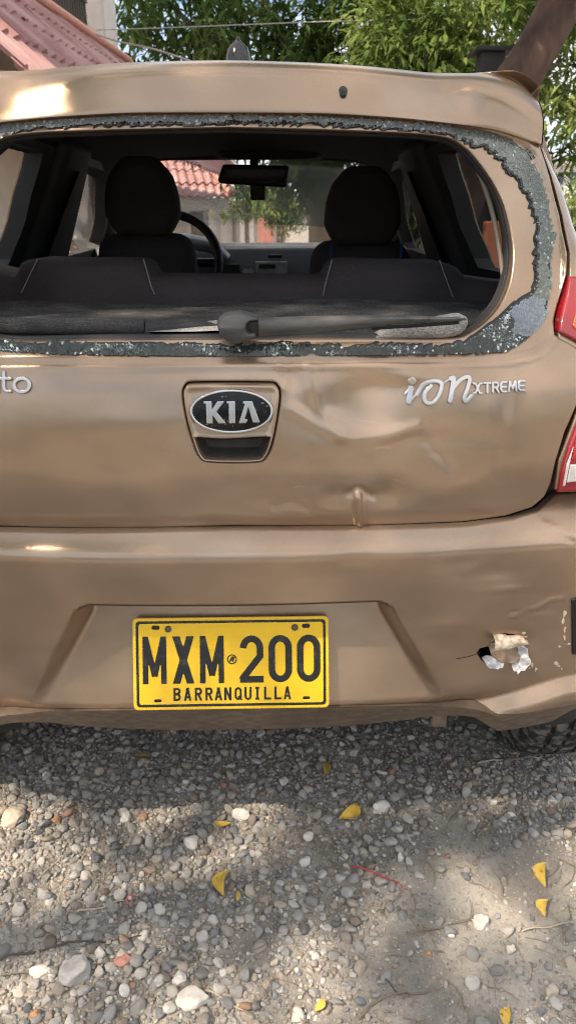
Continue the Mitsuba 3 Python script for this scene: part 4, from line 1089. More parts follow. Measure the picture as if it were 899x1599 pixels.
def scatter(n, region, rlo, rhi, forms, seed, sep=.82, dens=True, sink=.25, pw=2.2, taken=None):
    r = np.random.default_rng(seed)
    x0, x1, y0, y1 = region
    P = r.uniform((x0, y0), (x1, y1), (n, 2)); S = rlo + (rhi - rlo) * r.random(n) ** pw
    if dens: k = r.random(n) < density(P[:, 0], P[:, 1]); P, S = P[k], S[k]
    o = np.argsort(-S); P, S = P[o], S[o]
    cell = 2 * rhi; grid = dict(taken or {}); keep = []
    for i, ((x, y), s) in enumerate(zip(P, S)):
        cx, cy = int(x // cell), int(y // cell); ok = True
        for a in (-1, 0, 1):
            for b in (-1, 0, 1):
                for (X, Y, Q) in grid.get((cx + a, cy + b), ()):
                    if (X - x) ** 2 + (Y - y) ** 2 < (sep * (s + Q)) ** 2: ok = False; break
                if not ok: break
            if not ok: break
        if ok: grid.setdefault((cx, cy), []).append((x, y, s)); keep.append(i)
    P, S = P[keep], S[keep]
    Z = ground_z(P[:, 0], P[:, 1])
    V, F, C, at = [], [], [], 0
    for (x, y), s, z in zip(P, S, Z):
        v, f = forms[r.integers(len(forms))]
        a = r.uniform(0, 2 * np.pi); t = r.normal(0, .25, 2); c, q = math.cos(a), math.sin(a)
        w = v * s * 1.12; w = np.column_stack([w[:, 0] * c - w[:, 1] * q, w[:, 0] * q + w[:, 1] * c, w[:, 2] + w[:, 0] * t[0] + w[:, 1] * t[1]])
        V.append(w + [x, y, z + s * r.uniform(.10, .55) * (1 - sink)]); F.append(f + at); at += len(v)
        col = PAL[r.choice(len(PAL), p=PW_)] * r.uniform(.50, 1.02); dust = r.uniform(.1, .6)
        C.append(np.repeat([col * (1 - dust) + dust * np.array([.285, .268, .248])], len(v), 0))
    return mesh(np.vstack(V), np.vstack(F)), np.vstack(C), P, S


f2, f1, f0 = pebble_forms(2, 10, 1), pebble_forms(1, 16, 2), pebble_forms(0, 10, 3, .22)
view = (-.80, .92, -.45, .75)
m1, c1, P1, S1 = scatter(22000, view, .0044, .0122, f2, 5, .78, pw=3.6)
m2, c2, _, _ = scatter(46000, view, .0022, .0046, f1, 6, .84, pw=1.2)
m3, c3, _, _ = scatter(60000, view, .0008, .0022, f0, 7, .7, False, sink=.2)
m4, c4, _, _ = scatter(22000, (-2.4, 2.4, -2.2, 3.4), .006, .012, f0, 8, .9)
far = ~((m4.triangles_center[:, 0] > view[0]) & (m4.triangles_center[:, 0] < view[1]) & (m4.triangles_center[:, 1] > view[2]) & (m4.triangles_center[:, 1] < view[3]))
m4 = mesh(m4.vertices, m4.faces[far])
obj('gravel', cat_([m1, m2, m3, m4]), 'm_pebble', None, smooth=True, color=np.clip(np.vstack([c1, c2, c3, c4]), 0, 1), kind='stuff', label='rounded grey, white and brown pebbles strewn over sandy ground', cat='gravel')
scene['m_pebble'] = {'type': 'twosided', 'nested': {'type': 'bumpmap', 'arbitrary': mikit.proc(lambda p, n, uv: FB(p.x * 500, p.y * 500, p.z * 500, 3), eps=.0006), 'scale': .0008,
                     'nested': {'type': 'principled', 'base_color': {'type': 'mesh_attribute', 'name': 'vertex_color'}, 'roughness': 0.75, 'specular': 0.3}}}

# larger stones that stand out
def stone(px, py, w, col, label, group=None):
    p = at_z(px, py, 0.0); s = w / 2 * np.linalg.norm(p - CAM) / FPX
    v, f = f3[rng.integers(len(f3))]; a = rng.uniform(0, 6.28); c, q = math.cos(a) * .35 + .65, math.sin(a) * .3
    z = float(ground_z(p[0], p[1]))
    w_ = v * s * 1.05; w_ = np.column_stack([w_[:, 0] * c - w_[:, 1] * q, w_[:, 0] * q + w_[:, 1] * c, w_[:, 2] + .15 * rng.normal() * w_[:, 0]])
    k = f'm_stone_{"_".join(str(int(100 * t)) for t in col)}'
    if k not in scene:
        cc = np.array(col)
        mat(k, mikit.proc(lambda p, n, uv, a=tuple(cc * .8), b=tuple(cc * 1.15): MIX(a, b, FB(p.x * 130, p.y * 130, p.z * 130, 4))), 0.8)
    obj('stone', mesh(w_ + [p[0], p[1], z + s * .30], f), k, None, smooth=True, label=label, cat='stone', group=group)


f3 = pebble_forms(3, 12, 9, .2)
PALE, GREY, SLATE, TAN, ORANGE, RED = (.56, .53, .49), (.38, .37, .36), (.17, .18, .20), (.42, .35, .28), (.42, .22, .10), (.34, .17, .14)
for px, py, w, col, lab in [
    (376, 1277, 34, PALE, 'pale rough stone in the shade of the car, near a small yellow leaf'), (300, 1565, 40, PALE, 'large pale round stone near the bottom edge, left of the middle'),
    (280, 1533, 32, PALE, 'pale blunt stone just above the large round one at the bottom'), (81, 1522, 26, PALE, 'pale round stone beside its twin near the lower left edge'), (62, 1520, 24, PALE, 'slightly smaller pale stone touching a twin near the lower left edge'),
    (157, 1490, 28, PALE, 'pale flat oval stone left of a reddish pebble, lower left'), (297, 1501, 20, SLATE, 'round blue grey pebble on pale sand, lower left of the middle'), (738, 1541, 34, GREY, 'pale grey speckled stone half sunk in sand, lower right'),
    (797, 1483, 24, PALE, 'pale upright stone in the sand at the lower right'), (749, 1442, 24, PALE, 'pale round stone in the middle of the sandy patch'), (704, 1457, 16, PALE, 'small pale pebble left of a bigger pale stone on the sand'),
    (625, 1343, 24, PALE, 'pale grey stone beside the thin red straw'), (594, 1265, 28, PALE, 'pale lumpy stone right of the big yellow leaf'), (769, 1255, 18, PALE, 'small white stone in front of the rear tyre'),
    (798, 1277, 16, PALE, 'white pebble right of the middle behind the bumper damage'), (482, 1309, 22, PALE, 'pale pebble left of the big yellow leaf'), (464, 1386, 18, PALE, 'white egg shaped pebble in the middle of the gravel'),
    (669, 1487, 11, ORANGE, 'small orange pebble on bare sand, lower right'), (54, 1588, 18, ORANGE, 'orange brown pebble at the lower left corner'), (415, 1543, 24, TAN, 'orange tan oval pebble near the bottom, right of the middle left'),
    (195, 1472, 26, (.28, .20, .15), 'brown flat stone left of the middle'), (193, 1503, 24, RED, 'reddish angular stone left of the middle'), (562, 1566, 18, SLATE, 'dark slate pebble near the bottom edge'),
    (845, 1583, 26, SLATE, 'dark blue grey stone at the lower right corner'), (77, 1404, 20, SLATE, 'blue grey pebble at the border of the bright patch'), (222, 1472, 0, GREY, ''),
    (300, 1318, 26, PALE, 'pale stone lying in the middle of the gravel left half'), (223, 1390, 28, PALE, 'large pale stone just below the middle yellow leaf on its left'), (162, 1408, 20, PALE, 'pale stone near the small red ring'),
    (115, 1520, 40, GREY, 'broad grey stone beside the pale twin stones'), (250, 1536, 24, GREY, 'grey stone next to the blunt pale stone'), (350, 1229, 14, RED, 'small red brick chip in the shade under the plate'),
    (20, 1280, 34, TAN, 'tan stone at the left edge in the shade'), (197, 1279, 22, PALE, 'whitish stone in the shade, first left of the small yellow leaf'), (290, 1226, 20, PALE, 'whitish stone deep in the shade below the plate'), (513, 1212, 0, PALE, '')]:
    if w: stone(px, py, w, col, lab)

# fallen leaves, twigs, a straw
def fallen_leaf(px, py, length, ang, curl, label, col=(.62, .40, .03), width=.3, lift=.006):
    p = at_z(px, py, .005); s = .9 * length * np.linalg.norm(p - CAM) / FPX
    P = []
    for t in np.linspace(0, 1, 11):
        hw = s * width * math.sin(math.pi * t) ** .8 * .5
        cx = s * (t - .5); bend = curl * s * (t - .5) ** 2
        P.append([(cx, bend + hw * k, lift + .10 * s * math.sin(math.pi * t) * .5 + .35 * hw * k * k + .08 * s * (t - .5)) for k in np.linspace(-1, 1, 5)])
    P = np.array(P); c, q = math.cos(ang), math.sin(ang)
    P = np.stack([P[..., 0] * c - P[..., 1] * q + p[0], P[..., 0] * q + P[..., 1] * c + p[1], P[..., 2] + float(ground_z(p[0], p[1])) + .004], -1)
    k = 'm_fall_' + str(int(col[0] * 100)) + str(int(col[1] * 100))
    if k not in scene: mat(k, mikit.proc(lambda p, n, uv, a=col: mikit.mix(mi.Color3f(0.16, 0.09, 0.03), MIX(tuple(np.array(a) * .7), tuple(np.array(a) * 1.1), FB(p.x * 90, p.y * 90, p.z * 90, 3)), SS(.16, .34, FB(p.x * 140, p.y * 140, p.z * 140, 3)))), 0.5)
    obj('fallen_leaf', grid_mesh(P), k, None, smooth=True, label=label, cat='leaf')


Y1, Y2 = (.58, .39, .07), (.40, .29, .06)
fallen_leaf(551, 1274, 44, .75, 1.0, 'largest yellow leaf, curled, right of the middle of the gravel', Y1, .55)
fallen_leaf(341, 1378, 46, 1.45, -1.1, 'yellow crescent leaf standing out below the license plate', Y1, .42)
fallen_leaf(345, 1291, 30, -.2, .9, 'small yellow leaf beside the pale rough stone in the shade', Y1, .4)
fallen_leaf(510, 1201, 30, 1.5, .3, 'yellow leaf in the shade just under the bumper', Y2, .42)
fallen_leaf(840, 1367, 44, 1.25, -.9, 'yellow crescent leaf at the right edge on the sand, upper of two', Y1, .4)
fallen_leaf(843, 1418, 30, 1.1, -1.2, 'small curled yellow leaf at the right edge, lower of two', Y1, .5)
fallen_leaf(222, 1186, 28, -.2, .4, 'dull brownish leaf in the deep shade at left', (.30, .20, .06), .4)
fallen_leaf(787, 1592, 30, 1.2, -.5, 'yellow leaf cut by the bottom edge at right', Y1, .5)
fallen_leaf(501, 1574, 22, .9, .6, 'small ochre leaf near the bottom edge in the middle', (.55, .36, .06), .55)
fallen_leaf(372, 1398, 18, 1.6, .4, 'tiny yellow leaf right of the yellow crescent', Y1, .4)
mat('m_twig', (0.19, 0.15, 0.11), 0.9); mat('m_twig_dark', (0.085, 0.065, 0.05), 0.9); mat('m_red', (0.50, 0.06, 0.05), 0.5); mat('m_straw', (0.42, 0.36, 0.27), 0.9)


def twig(pts, r, label, m='m_twig', cat='twig', lift=.006, group=None):
    P = np.array([at_z(x, y, .008) for x, y in pts]); P = catmull(P, 6)
    P[:, 2] = ground_z(P[:, 0], P[:, 1]) + lift + .004 * np.sin(np.arange(len(P)) * .8)
    obj('twig' if cat == 'twig' else cat.replace(' ', '_'), tube(P, np.linspace(r, r * .5, len(P)), 7), m, None, smooth=True, label=label, cat=cat, group=group)


twig([(450, 1232), (490, 1256), (520, 1272)], .0016, 'thin twig running to the big yellow leaf from the left')
twig([(452, 1294), (500, 1282), (545, 1262)], .0018, 'twig under the big yellow leaf')
twig([(508, 1290), (525, 1325), (545, 1350)], .0017, 'upper of two slanting twigs below the big yellow leaf')
twig([(495, 1305), (515, 1340), (552, 1362)], .0015, 'lower of two slanting twigs below the big yellow leaf')
twig([(745, 1192), (800, 1184), (850, 1186)], .0020, 'pale stick lying before the rear tyre', 'm_straw')
twig([(745, 1305), (765, 1282), (800, 1262), (822, 1244)], .0024, 'bent dry stalk on the right, rising towards the tyre')
twig([(690, 1300), (720, 1262), (770, 1245)], .0014, 'thin twig left of the bent dry stalk')
twig([(0, 1496), (60, 1482), (150, 1468), (220, 1462)], .0022, 'long twig from the left edge across the sandy patch', 'm_twig_dark')
twig([(0, 1522), (90, 1512), (200, 1496), (262, 1476)], .0014, 'thin long stem below the long twig at left')
twig([(560, 1590), (590, 1560), (640, 1548), (690, 1540)], .0020, 'twig lying on the bare sand near the bottom')
twig([(600, 1525), (622, 1546), (640, 1552)], .0016, 'short dark twig beside the twig on the bare sand', 'm_twig_dark')
twig([(640, 1455), (690, 1442), (745, 1430)], .0018, 'dry stem in the middle of the sandy patch')
twig([(815, 1452), (860, 1444), (899, 1440)], .0016, 'pale stem at the right edge below the leaves', 'm_straw')
twig([(60, 1370), (85, 1345), (100, 1335)], .0015, 'pale straw at the border of the bright patch', 'm_straw')
twig([(120, 1425), (160, 1415), (195, 1404)], .0020, 'pale straw beside the red ring', 'm_straw')
twig([(320, 1545), (360, 1565), (395, 1590)], .0015, 'thin stem near the bottom left of the middle', 'm_straw')
twig([(550, 1352), (595, 1365), (630, 1387)], .0017, 'thin red plastic straw lying on the gravel', 'm_red', 'straw', .010)
p = at_z(202, 1405, .012)
obj('red_ring', tube([p + [.0048 * math.cos(t) , .0075 * math.sin(t), .002 * math.sin(t)] for t in np.linspace(0, 2 * np.pi, 25)], .0014, 8, cap=False), 'm_red_dull', None, smooth=True, label='small dull red ring lying on the pebbles', cat='ring')
mat('m_red_dull', (0.42, 0.13, 0.10), 0.7)
# fine dry needles, as one mass
V = []
for i in range(420):
    x, y = rng.uniform(-.6, .8), rng.uniform(-.35, .55); a = rng.uniform(0, math.pi); l = rng.uniform(.02, .075)
    if rng.random() > .35 + .65 * smoothstep(-.1, .25, x): continue
    P = np.array([[x + l * t * math.cos(a + .5 * t), y + l * t * math.sin(a + .5 * t), 0] for t in np.linspace(-.5, .5, 4)]); P[:, 2] = ground_z(P[:, 0], P[:, 1]) + rng.uniform(.004, .009)
    V.append(tube(P, rng.uniform(.0005, .0010), 4))
obj('dry_needles', cat_(V), 'm_twig', None, smooth=True, kind='stuff', label='fine dry stems scattered over the gravel', cat='plant litter')
# ------------------------------------------------------------------ houses
def wall_noise(c, k=.12):
    return mikit.proc(lambda p, n, uv: mi.Color3f(*c) * (1 - k + 2 * k * FB(p.x * 2.3, p.y * 2.3, p.z * 2.3, 5)))


mat('m_white_wall', wall_noise((0.66, 0.63, 0.60)), 0.9)
mat('m_rough_wall', wall_noise((0.60, 0.53, 0.48)), 0.95, bump=mikit.proc(lambda p, n, uv: FB(p.x * 9, p.y * 9, p.z * 9, 3), eps=.02), bump_scale=.05)
mat('m_beige_wall', wall_noise((0.62, 0.52, 0.42)), 0.9)
mat('m_grey_wall', wall_noise((0.40, 0.38, 0.36)), 0.9)
mat('m_roof', mikit.proc(lambda p, n, uv: MIX((0.27, 0.13, 0.125), (0.42, 0.27, 0.26), SS(.3, .75, FB(p.x * 1.6, p.y * 1.6, p.z * 2.4, 4)))), 0.75)
mat('m_ridge', (0.55, 0.29, 0.23), 0.75)
mat('m_red_paint', wall_noise((0.42, 0.12, 0.09), .2), 0.7)
mat('m_dark_glass', (0.06, 0.075, 0.07), 0.15)
mat('m_iron', (0.10, 0.085, 0.075), 0.7)
mat('m_yellow', (0.62, 0.40, 0.04), 0.6)

A0 = at_y(360, 306, 15.0)
PSI, PIT = math.radians(14), math.radians(35)
ev = np.array([-math.cos(PSI), -math.sin(PSI), 0]); sv = np.array([-math.sin(PSI) * math.cos(PIT), math.cos(PSI) * math.cos(PIT), math.sin(PIT)])
nv_ = np.cross(sv, ev); nv_ = nv_ if nv_[2] > 0 else -nv_
d_ = ray(312, 243); hp = CAM + d_ * (((A0 - CAM) @ nv_) / (d_ @ nv_)); he, hs = (hp - A0) @ ev, (hp - A0) @ sv


def sheets(parent, O, e, s, n, ncol, nrow, cw, rw, waves, amp, hip=None, lift=.035):
    """Corrugated sheets in courses on the plane through O; e along the eave, s up the slope; hip = slope of a slanting side."""
    th = np.linspace(0, 1, 6 * waves + 1)
    for r in range(nrow):
        for c in range(ncol):
            jit, tl = rng.normal(0, .02), rng.normal(0, .006)
            rowsP = []
            for q in (0, .5, 1):
                so_ = r * rw + q * (rw + .10) - .04 + jit
                ee = c * cw + th * (cw + .03)
                if hip is not None: ee = np.maximum(ee, hip * max(so_, 0))
                rowsP.append(O + np.outer(ee, e) + s * so_ + np.outer(amp * np.cos(ee * waves / cw * 2 * np.pi) + lift * (1 - q) + tl * q, n))
            if hip is not None and (c + 1) * cw < hip * r * rw: continue
            P = np.array(rowsP)
            obj('roof_sheet', cat_([grid_mesh(P), grid_mesh(np.array([P[0], P[0] - n * .025]), True)]), 'm_roof', parent, smooth=False)


H1 = thing('roofed_house', 'white house with a red hipped roof seen through the windshield behind the steering wheel', 'house')
sheets(H1, A0, ev, sv, nv_, 6, 3, 1.0, hs / 3, 6, .028, he / hs)
obj('hip_ridge', tube([A0 - ev * .05 + nv_ * .05, (A0 + hp) / 2 + nv_ * .07, hp + nv_ * .09], .10, 10, squash=(1, .7)), 'm_ridge', H1, smooth=True)
obj('ridge', tube([hp + nv_ * .08, hp + ev * 3 + nv_ * .08, hp + ev * 6 + nv_ * .08], .07, 10), 'm_white_wall', H1, smooth=True)
# the far slope, so that the roof is closed
back = np.array([-sv[0], -sv[1], sv[2]])
P = np.array([[hp + e_ * ev + t * hs * np.array([math.sin(PSI) * -math.cos(PIT), math.cos(PSI) * math.cos(PIT), -math.sin(PIT)]) for e_ in (0, 6)] for t in (0, 1)])
obj('back_slope', grid_mesh(P), 'm_roof', H1, smooth=False)
# walls below the eaves
wo = A0 - nv_ * 0 + np.array([0, 0, -.06]) + np.array([-math.sin(PSI), math.cos(PSI), 0]) * .45 + ev * .38
nrm = np.array([-math.sin(PSI), math.cos(PSI), 0])


def wall_box(o, length, depth, z0, z1):
    c = [o, o + ev * length, o + ev * length + nrm * depth, o + nrm * depth]
    v = np.array([[p[0], p[1], z] for z in (z0, z1) for p in c]); f = [[0, 1, 2, 3], [7, 6, 5, 4], [0, 4, 5, 1], [1, 5, 6, 2], [2, 6, 7, 3], [3, 7, 4, 0]]
    t = []
    for q in f: t += [[q[0], q[1], q[2]], [q[0], q[2], q[3]]]
    m_ = mesh(v, t); m_.fix_normals(); return m_


zg = -.6
obj('wall', wall_box(wo, 5.6, 3.0, zg, A0[2] + .05), 'm_white_wall', H1, smooth=False)
obj('fascia', wall_box(A0 + ev * .02 + nrm * .04, 5.9, .05, A0[2] - .26, A0[2] - .03), 'm_white_wall', H1, smooth=False)
def on_wall(px, py):
    d = ray(px, py); t = ((wo - CAM) @ nrm) / (d @ nrm); return CAM + d * t
a, b = on_wall(296, 330), on_wall(318, 372)
la, lb = (a - wo) @ ev, (b - wo) @ ev
WN = obj('window', wall_box(wo + ev * min(la, lb) - nrm * .04, abs(la - lb), .06, b[2], a[2]), 'm_dark_glass', H1, smooth=False)
fr = [wall_box(wo + ev * (min(la, lb) - .06) - nrm * .07, .06, .08, b[2] - .06, a[2] + .06), wall_box(wo + ev * max(la, lb) - nrm * .07, .06, .08, b[2] - .06, a[2] + .06), wall_box(wo + ev * min(la, lb) - nrm * .07, abs(la - lb), .08, a[2], a[2] + .06)]
obj('frame', cat_(fr), 'm_white_wall', WN, smooth=False)
for px0, px1, m_, nm in ((334, 340, 'm_white_wall', 'column'),):
    a, b = on_wall(px0, 320), on_wall(px1, 320); la, lb = (a - wo) @ ev, (b - wo) @ ev
    obj(nm, wall_box(wo + ev * min(la, lb) - nrm * .22, abs(la - lb), .2, zg, A0[2] - .1), m_, H1, smooth=False)

# lean-to roof against a plastered house, top left over the car
E1 = at_y(195, 97, 11.5); d_ = ray(52, 0); E0 = CAM + d_ * ((E1[2] - CAM[2]) / d_[2])
hd = (E1 - E0) / np.linalg.norm(E1 - E0); out_ = np.array([hd[1], -hd[0], 0])
PT2 = math.radians(43); dn = out_ * math.cos(PT2) - np.array([0, 0, math.sin(PT2)]); nn = np.cross(hd, dn); nn = nn if nn[2] > 0 else -nn
H2 = thing('plastered_house', 'pale plastered house with red corrugated lean-to roof and barred window, top left over the car', 'house')
LEN2 = float(np.linalg.norm(E1 - E0)) + 4.2
O2 = E1 + dn * 2.35
sheets(H2, O2, -hd, -dn, nn, int(LEN2 / .9), 5, .9, .47, 5, .028, None, .030)
obj('flashing', tube([E1 + nn * .06 + hd * .1, E1 - hd * LEN2 + nn * .06], .05, 8), 'm_ridge', H2, smooth=True)
obj('barge_board', tube([E1 + hd * .06 + nn * .05, O2 + hd * .06 + nn * .05], .045, 8), 'm_ridge', H2, smooth=True)
def along(px, py):
    d = ray(px, py); q = CAM + d * (((E1 - out_ * .06 - CAM) @ out_) / (d @ out_)); return (q - E1) @ hd, q[2]
def wall2(t0, t1, depth0, depth1, z0, z1):
    c = [E1 + hd * t0 - out_ * depth0, E1 + hd * t1 - out_ * depth0, E1 + hd * t1 - out_ * depth1, E1 + hd * t0 - out_ * depth1]
    m_ = trimesh.convex.convex_hull(np.array([[q[0], q[1], z] for q in c for z in (z0, z1)])); return mesh(m_.vertices, m_.faces)
t_c, _ = along(160, 40); t_e, _ = along(178, 40)
obj('wall', wall2(-LEN2, t_c, .06, 4.0, -.4, 8.5), 'm_rough_wall', H2, smooth=False)
obj('column', wall2(t_c + .002, t_e, .02, 4.0, -.4, 8.5), 'm_white_wall', H2, smooth=False, label='smooth white corner column')
t0_, z0_ = along(40, -60); t1_, z1_ = along(125, 42)
WN = obj('window', wall2(t0_, t1_, .03, .2, z1_, z0_ + .8), 'm_dark_glass', H2, smooth=False)
nb = 18
for i in range(nb):
    t_ = t0_ + (t1_ - t0_) * (i + .5) / nb
    obj('bar', wall2(t_ - .016, t_ + .016, -.045, -.015, z1_, z0_ + .8), 'm_iron', WN, smooth=False)
for z in (z1_ + .25, z1_ + .9): obj('bar', wall2(t0_, t1_, -.06, -.045, z, z + .04), 'm_iron', WN, smooth=False)

# boundary wall at the left, seen through the side windows
W1 = thing('beige_wall', 'beige plastered wall along the left side, seen through the rear side window', 'wall')
obj('wall_face', box(-2.05, -1.9, .6, 6.2, -.1, 2.05), 'm_beige_wall', W1, smooth=False)
obj('coping', box(-2.09, -1.86, .57, 6.23, 2.05, 2.11), 'm_grey_wall', W1, smooth=False)
p = at_x(134, 355, -1.84); 
obj('yellow_sign', box(-1.9 + .005, -1.86, 5.6, 6.0, 0.9, 1.5), 'm_yellow', None, smooth=False, label='small yellow panel on the far end of the beige wall', cat='sign')
# far houses and a gate through the windshield
H3 = thing('far_house', 'low pale house far behind, seen through the windshield right of the red roofed house', 'house')
yf = 24.0
def fbox(px0, px1, pt, y, d, zb=-.6):
    a, b = at_y(px0, pt, y), at_y(px1, pt, y); return box(a[0], b[0], y, y + d, zb, a[2])
obj('wall', fbox(300, 640, 322, yf, 5), 'm_grey_wall', H3, smooth=False)
obj('roof', fbox(290, 650, 312, yf - .6, 6.2, at_y(300, 321, yf)[2]), 'm_roof', H3, smooth=False)
obj('door', fbox(374, 381, 336, yf - .04, .1), 'm_white_wall', H3, smooth=False, label='white door leaf, left')
obj('door', fbox(383, 396, 336, yf - .05, .1), 'm_white_wall', H3, smooth=False, label='white door leaf, right')
obj('pillar', fbox(362, 366, 330, yf - .1, .3), 'm_iron', H3, smooth=False)
G1 = thing('red_gate', 'red painted gate far behind, seen through the windshield right of the white door', 'gate')
ga, gb = at_y(402, 340, 22.5), at_y(428, 340, 22.5)
for i in range(8):
    w_ = (gb[0] - ga[0]) / 8
    obj('gate_panel', box(ga[0] + i * w_ + .01, ga[0] + (i + 1) * w_ - .01, 22.5 + .02 * (i % 2), 22.56 + .02 * (i % 2), -.5, ga[2]), 'm_red_paint', G1, smooth=False)
G2 = thing('low_wall', 'low pale wall far behind, seen through the windshield near the passenger headrest', 'wall')
obj('wall_face', fbox(446, 520, 352, 21.5, .2), 'm_grey_wall', G2, smooth=False)
# right: distant pale houses
H4 = thing('hillside_house', 'pale low house far off at the right edge behind the car', 'house')
a, b = at_y(862, 258, 34), at_y(960, 258, 34)
obj('wall', box(a[0], b[0], 34, 39, -.8, a[2]), 'm_white_wall', H4, smooth=False)
obj('roof', box(a[0] - .4, b[0] + .4, 33.6, 39.4, a[2], at_y(870, 248, 34)[2]), 'm_grey_wall', H4, smooth=False)
for i in range(3):
    p = at_y(872 + i * 20, 268, 33.97); obj('window', box(p[0], p[0] + .25, 33.95, 34.05, p[2] - .5, p[2]), 'm_dark_glass', H4, smooth=False)
# car park neighbour seen through the right rear window: an orange crate stack
q = at_y(772, 370, 4.2)
obj('orange_panel', box(q[0] - .06, q[0] + .06, 4.2, 4.3, .2, q[2] + .10, .01), 'm_orange', None, smooth=40, label='orange board standing right of the car, seen through its dark side window', cat='board')
mat('m_orange', (0.36, 0.12, 0.06), 0.6)
# post with a cap behind the car at right
mat('m_post', wall_noise((0.022, 0.020, 0.020), .4), 0.6)
PO = thing('iron_post', 'dark square iron post with a flat cap behind the car, left of the leaning trunk', 'post')
a, b = at_y(752, 95, 5.0), at_y(788, 95, 5.0); zt = at_y(760, 79, 5.0)[2]
obj('shaft', box(a[0], b[0], 5.0, 5.0 + (b[0] - a[0]), -.1, zt, .006), 'm_post', PO, smooth=40)
obj('cap', box(a[0] - .05, b[0] + .06, 4.95, 5.25, zt, zt + .025, .004), 'm_post', PO, smooth=40)
# cables
mat('m_cable', (0.45, 0.44, 0.42), 0.6)
mat('m_cable_dark', (0.12, 0.11, 0.10), 0.7)


def cable(pts, r, m, label):
    P = catmull(np.array([at_y(*q) for q in pts]), 10); obj('cable', tube(P, r, 6, cap=False), m, None, smooth=True, label=label, cat='cable')


cable([(150, 52, 9), (186, 64, 9), (240, 76, 8.6), (306, 98, 8.2), (380, 130, 8.)], .011, 'm_cable', 'thick pale cable sagging towards the car roof at left')
cable([(150, 46, 10), (300, 41, 10), (500, 33, 10), (700, 28, 10), (940, 18, 10)], .006, 'm_cable', 'thin cable crossing high before the tree crown')
cable([(700, 195, 10), (830, 189, 10), (960, 186, 10)], .005, 'm_cable', 'thin cable at the right edge beside the tailgate corner')

# ------------------------------------------------------------------ trees
mat('m_bark', mikit.proc(lambda p, n, uv: MIX((0.045, 0.026, 0.020), (0.115, 0.068, 0.050), SS(.3, .75, FB(p.x * 9, p.y * 9, p.z * 3.2, 5)))), 0.9, bump=mikit.proc(lambda p, n, uv: FB(p.x * 30, p.y * 30, p.z * 8, 4), eps=.004), bump_scale=.02)
mat('m_bark_grey', mikit.proc(lambda p, n, uv: MIX((0.10, 0.085, 0.07), (0.24, 0.21, 0.18), SS(.3, .75, FB(p.x * 9, p.y * 9, p.z * 3.2, 5)))), 0.9)


def leaf_mass(centres, spread, n_each, length, width, seed, cols, droop=.55, bend=.25):
    """Rosettes of long leaves: four-triangle blades hanging out of each centre."""
    r = np.random.default_rng(seed)
    nC = len(centres); n = nC * n_each
    c = np.repeat(centres, n_each, 0) + r.normal(0, 1, (n, 3)) * spread
    d = r.normal(0, 1, (n, 3)); d[:, 2] = d[:, 2] * .6 - droop; d /= np.linalg.norm(d, axis=1, keepdims=True)
    s = np.cross(d, [0, 0, 1.0]) + r.normal(0, .35, (n, 3)); s -= (s * d).sum(1, keepdims=True) * d; s /= np.linalg.norm(s, axis=1, keepdims=True)
    up = np.cross(s, d); up = np.where(up[:, 2:] < 0, -up, up)
    L = (length * r.uniform(.6, 1.25, n))[:, None]; W = (width * r.uniform(.7, 1.2, n))[:, None]
    p0, m_, tip = c, c + d * L * .5 + up * L * .04, c + d * L - np.array([0, 0, 1.0]) * L * bend * .5
    V = np.stack([p0, m_ + s * W / 2, m_ - s * W / 2, tip], 1).reshape(-1, 3)
    i = np.arange(n)[:, None] * 4
    F = np.stack([i + [0, 1, 2], i + [1, 3, 2]], 1).reshape(-1, 3)
    u = np.clip(meshkit.noise(centres * 1.1, seed) * 1.5 - .25, 0, 1).repeat(n_each) * .45 + r.random(nC).repeat(n_each) * .3 + r.random(n) * .25
    cols = np.array(cols); k = np.clip((u * (len(cols) - 1)), 0, len(cols) - 1.001); a = k.astype(int); f = (k - a)[:, None]
    col = (cols[a] * (1 - f) + cols[a + 1] * f) * r.uniform(.8, 1.2, (n, 1))
    return mesh(V, F), np.repeat(col, 4, 0)


def lobes(cs, n, seed, inner=.45):
    """Points through a crown made of uneven lobes (x, y, z, r)."""
    r = np.random.default_rng(seed); out = []
    w = np.array([q[3] ** 2 for q in cs]); w = w / w.sum()
    for q, k in zip(cs, r.multinomial(n, w)):
        d = r.normal(size=(k, 3)); d /= np.linalg.norm(d, axis=1, keepdims=True)
        rad = q[3] * (inner + (1 - inner) * r.random(k) ** .5)
        P = np.array(q[:3]) + d * rad[:, None] * [1, 1, .85]
        nz = meshkit.noise(P * (1.6 / max(q[3], .4)) * 1.5, 31); out.append(P[nz > .33])
    return np.vstack(out)


GREEN = [(.026, .052, .018), (.075, .125, .038), (.155, .225, .072), (.26, .32, .13)]
GREEN_Y = [(.042, .076, .022), (.115, .175, .048), (.22, .28, .09), (.33, .36, .14)]


def tree(name, trunk, lobes_, n, length, width, seed, cols, label, bark='m_bark_grey', n_each=10, spread=.10, limbs=True, group=None):
    k = thing(name, label, 'tree', group)
    parts = [tube(catmull(np.array([q[:3] for q in trunk]), 8), np.interp(np.linspace(0, 1, (len(trunk) - 1) * 8 + 1), np.linspace(0, 1, len(trunk)), [q[3] for q in trunk]), 14)]
    obj('trunk', parts[0], bark, k, smooth=True)
    if limbs:
        top = np.array(trunk[-1][:3]); lm = []
        for q in lobes_:
            e = np.array(q[:3]); midp = (top + e) / 2 + [0, 0, .25 * q[3]]
            lm.append(tube(catmull([top - [0, 0, .15], midp, e], 6), np.linspace(trunk[-1][3] * .75, .02, 13), 8))
        obj('limb', cat_(lm), bark, k, smooth=True)
    m_, col = leaf_mass(lobes(lobes_, n, seed), spread, n_each, length, width, seed + 1, cols)
    obj('crown', m_, 'm_leaf', k, smooth=False, color=np.clip(col, 0, 1), kind='stuff')
    return k


def L_(px, py, y, r): p = at_y(px, py, y); return (*p, r)


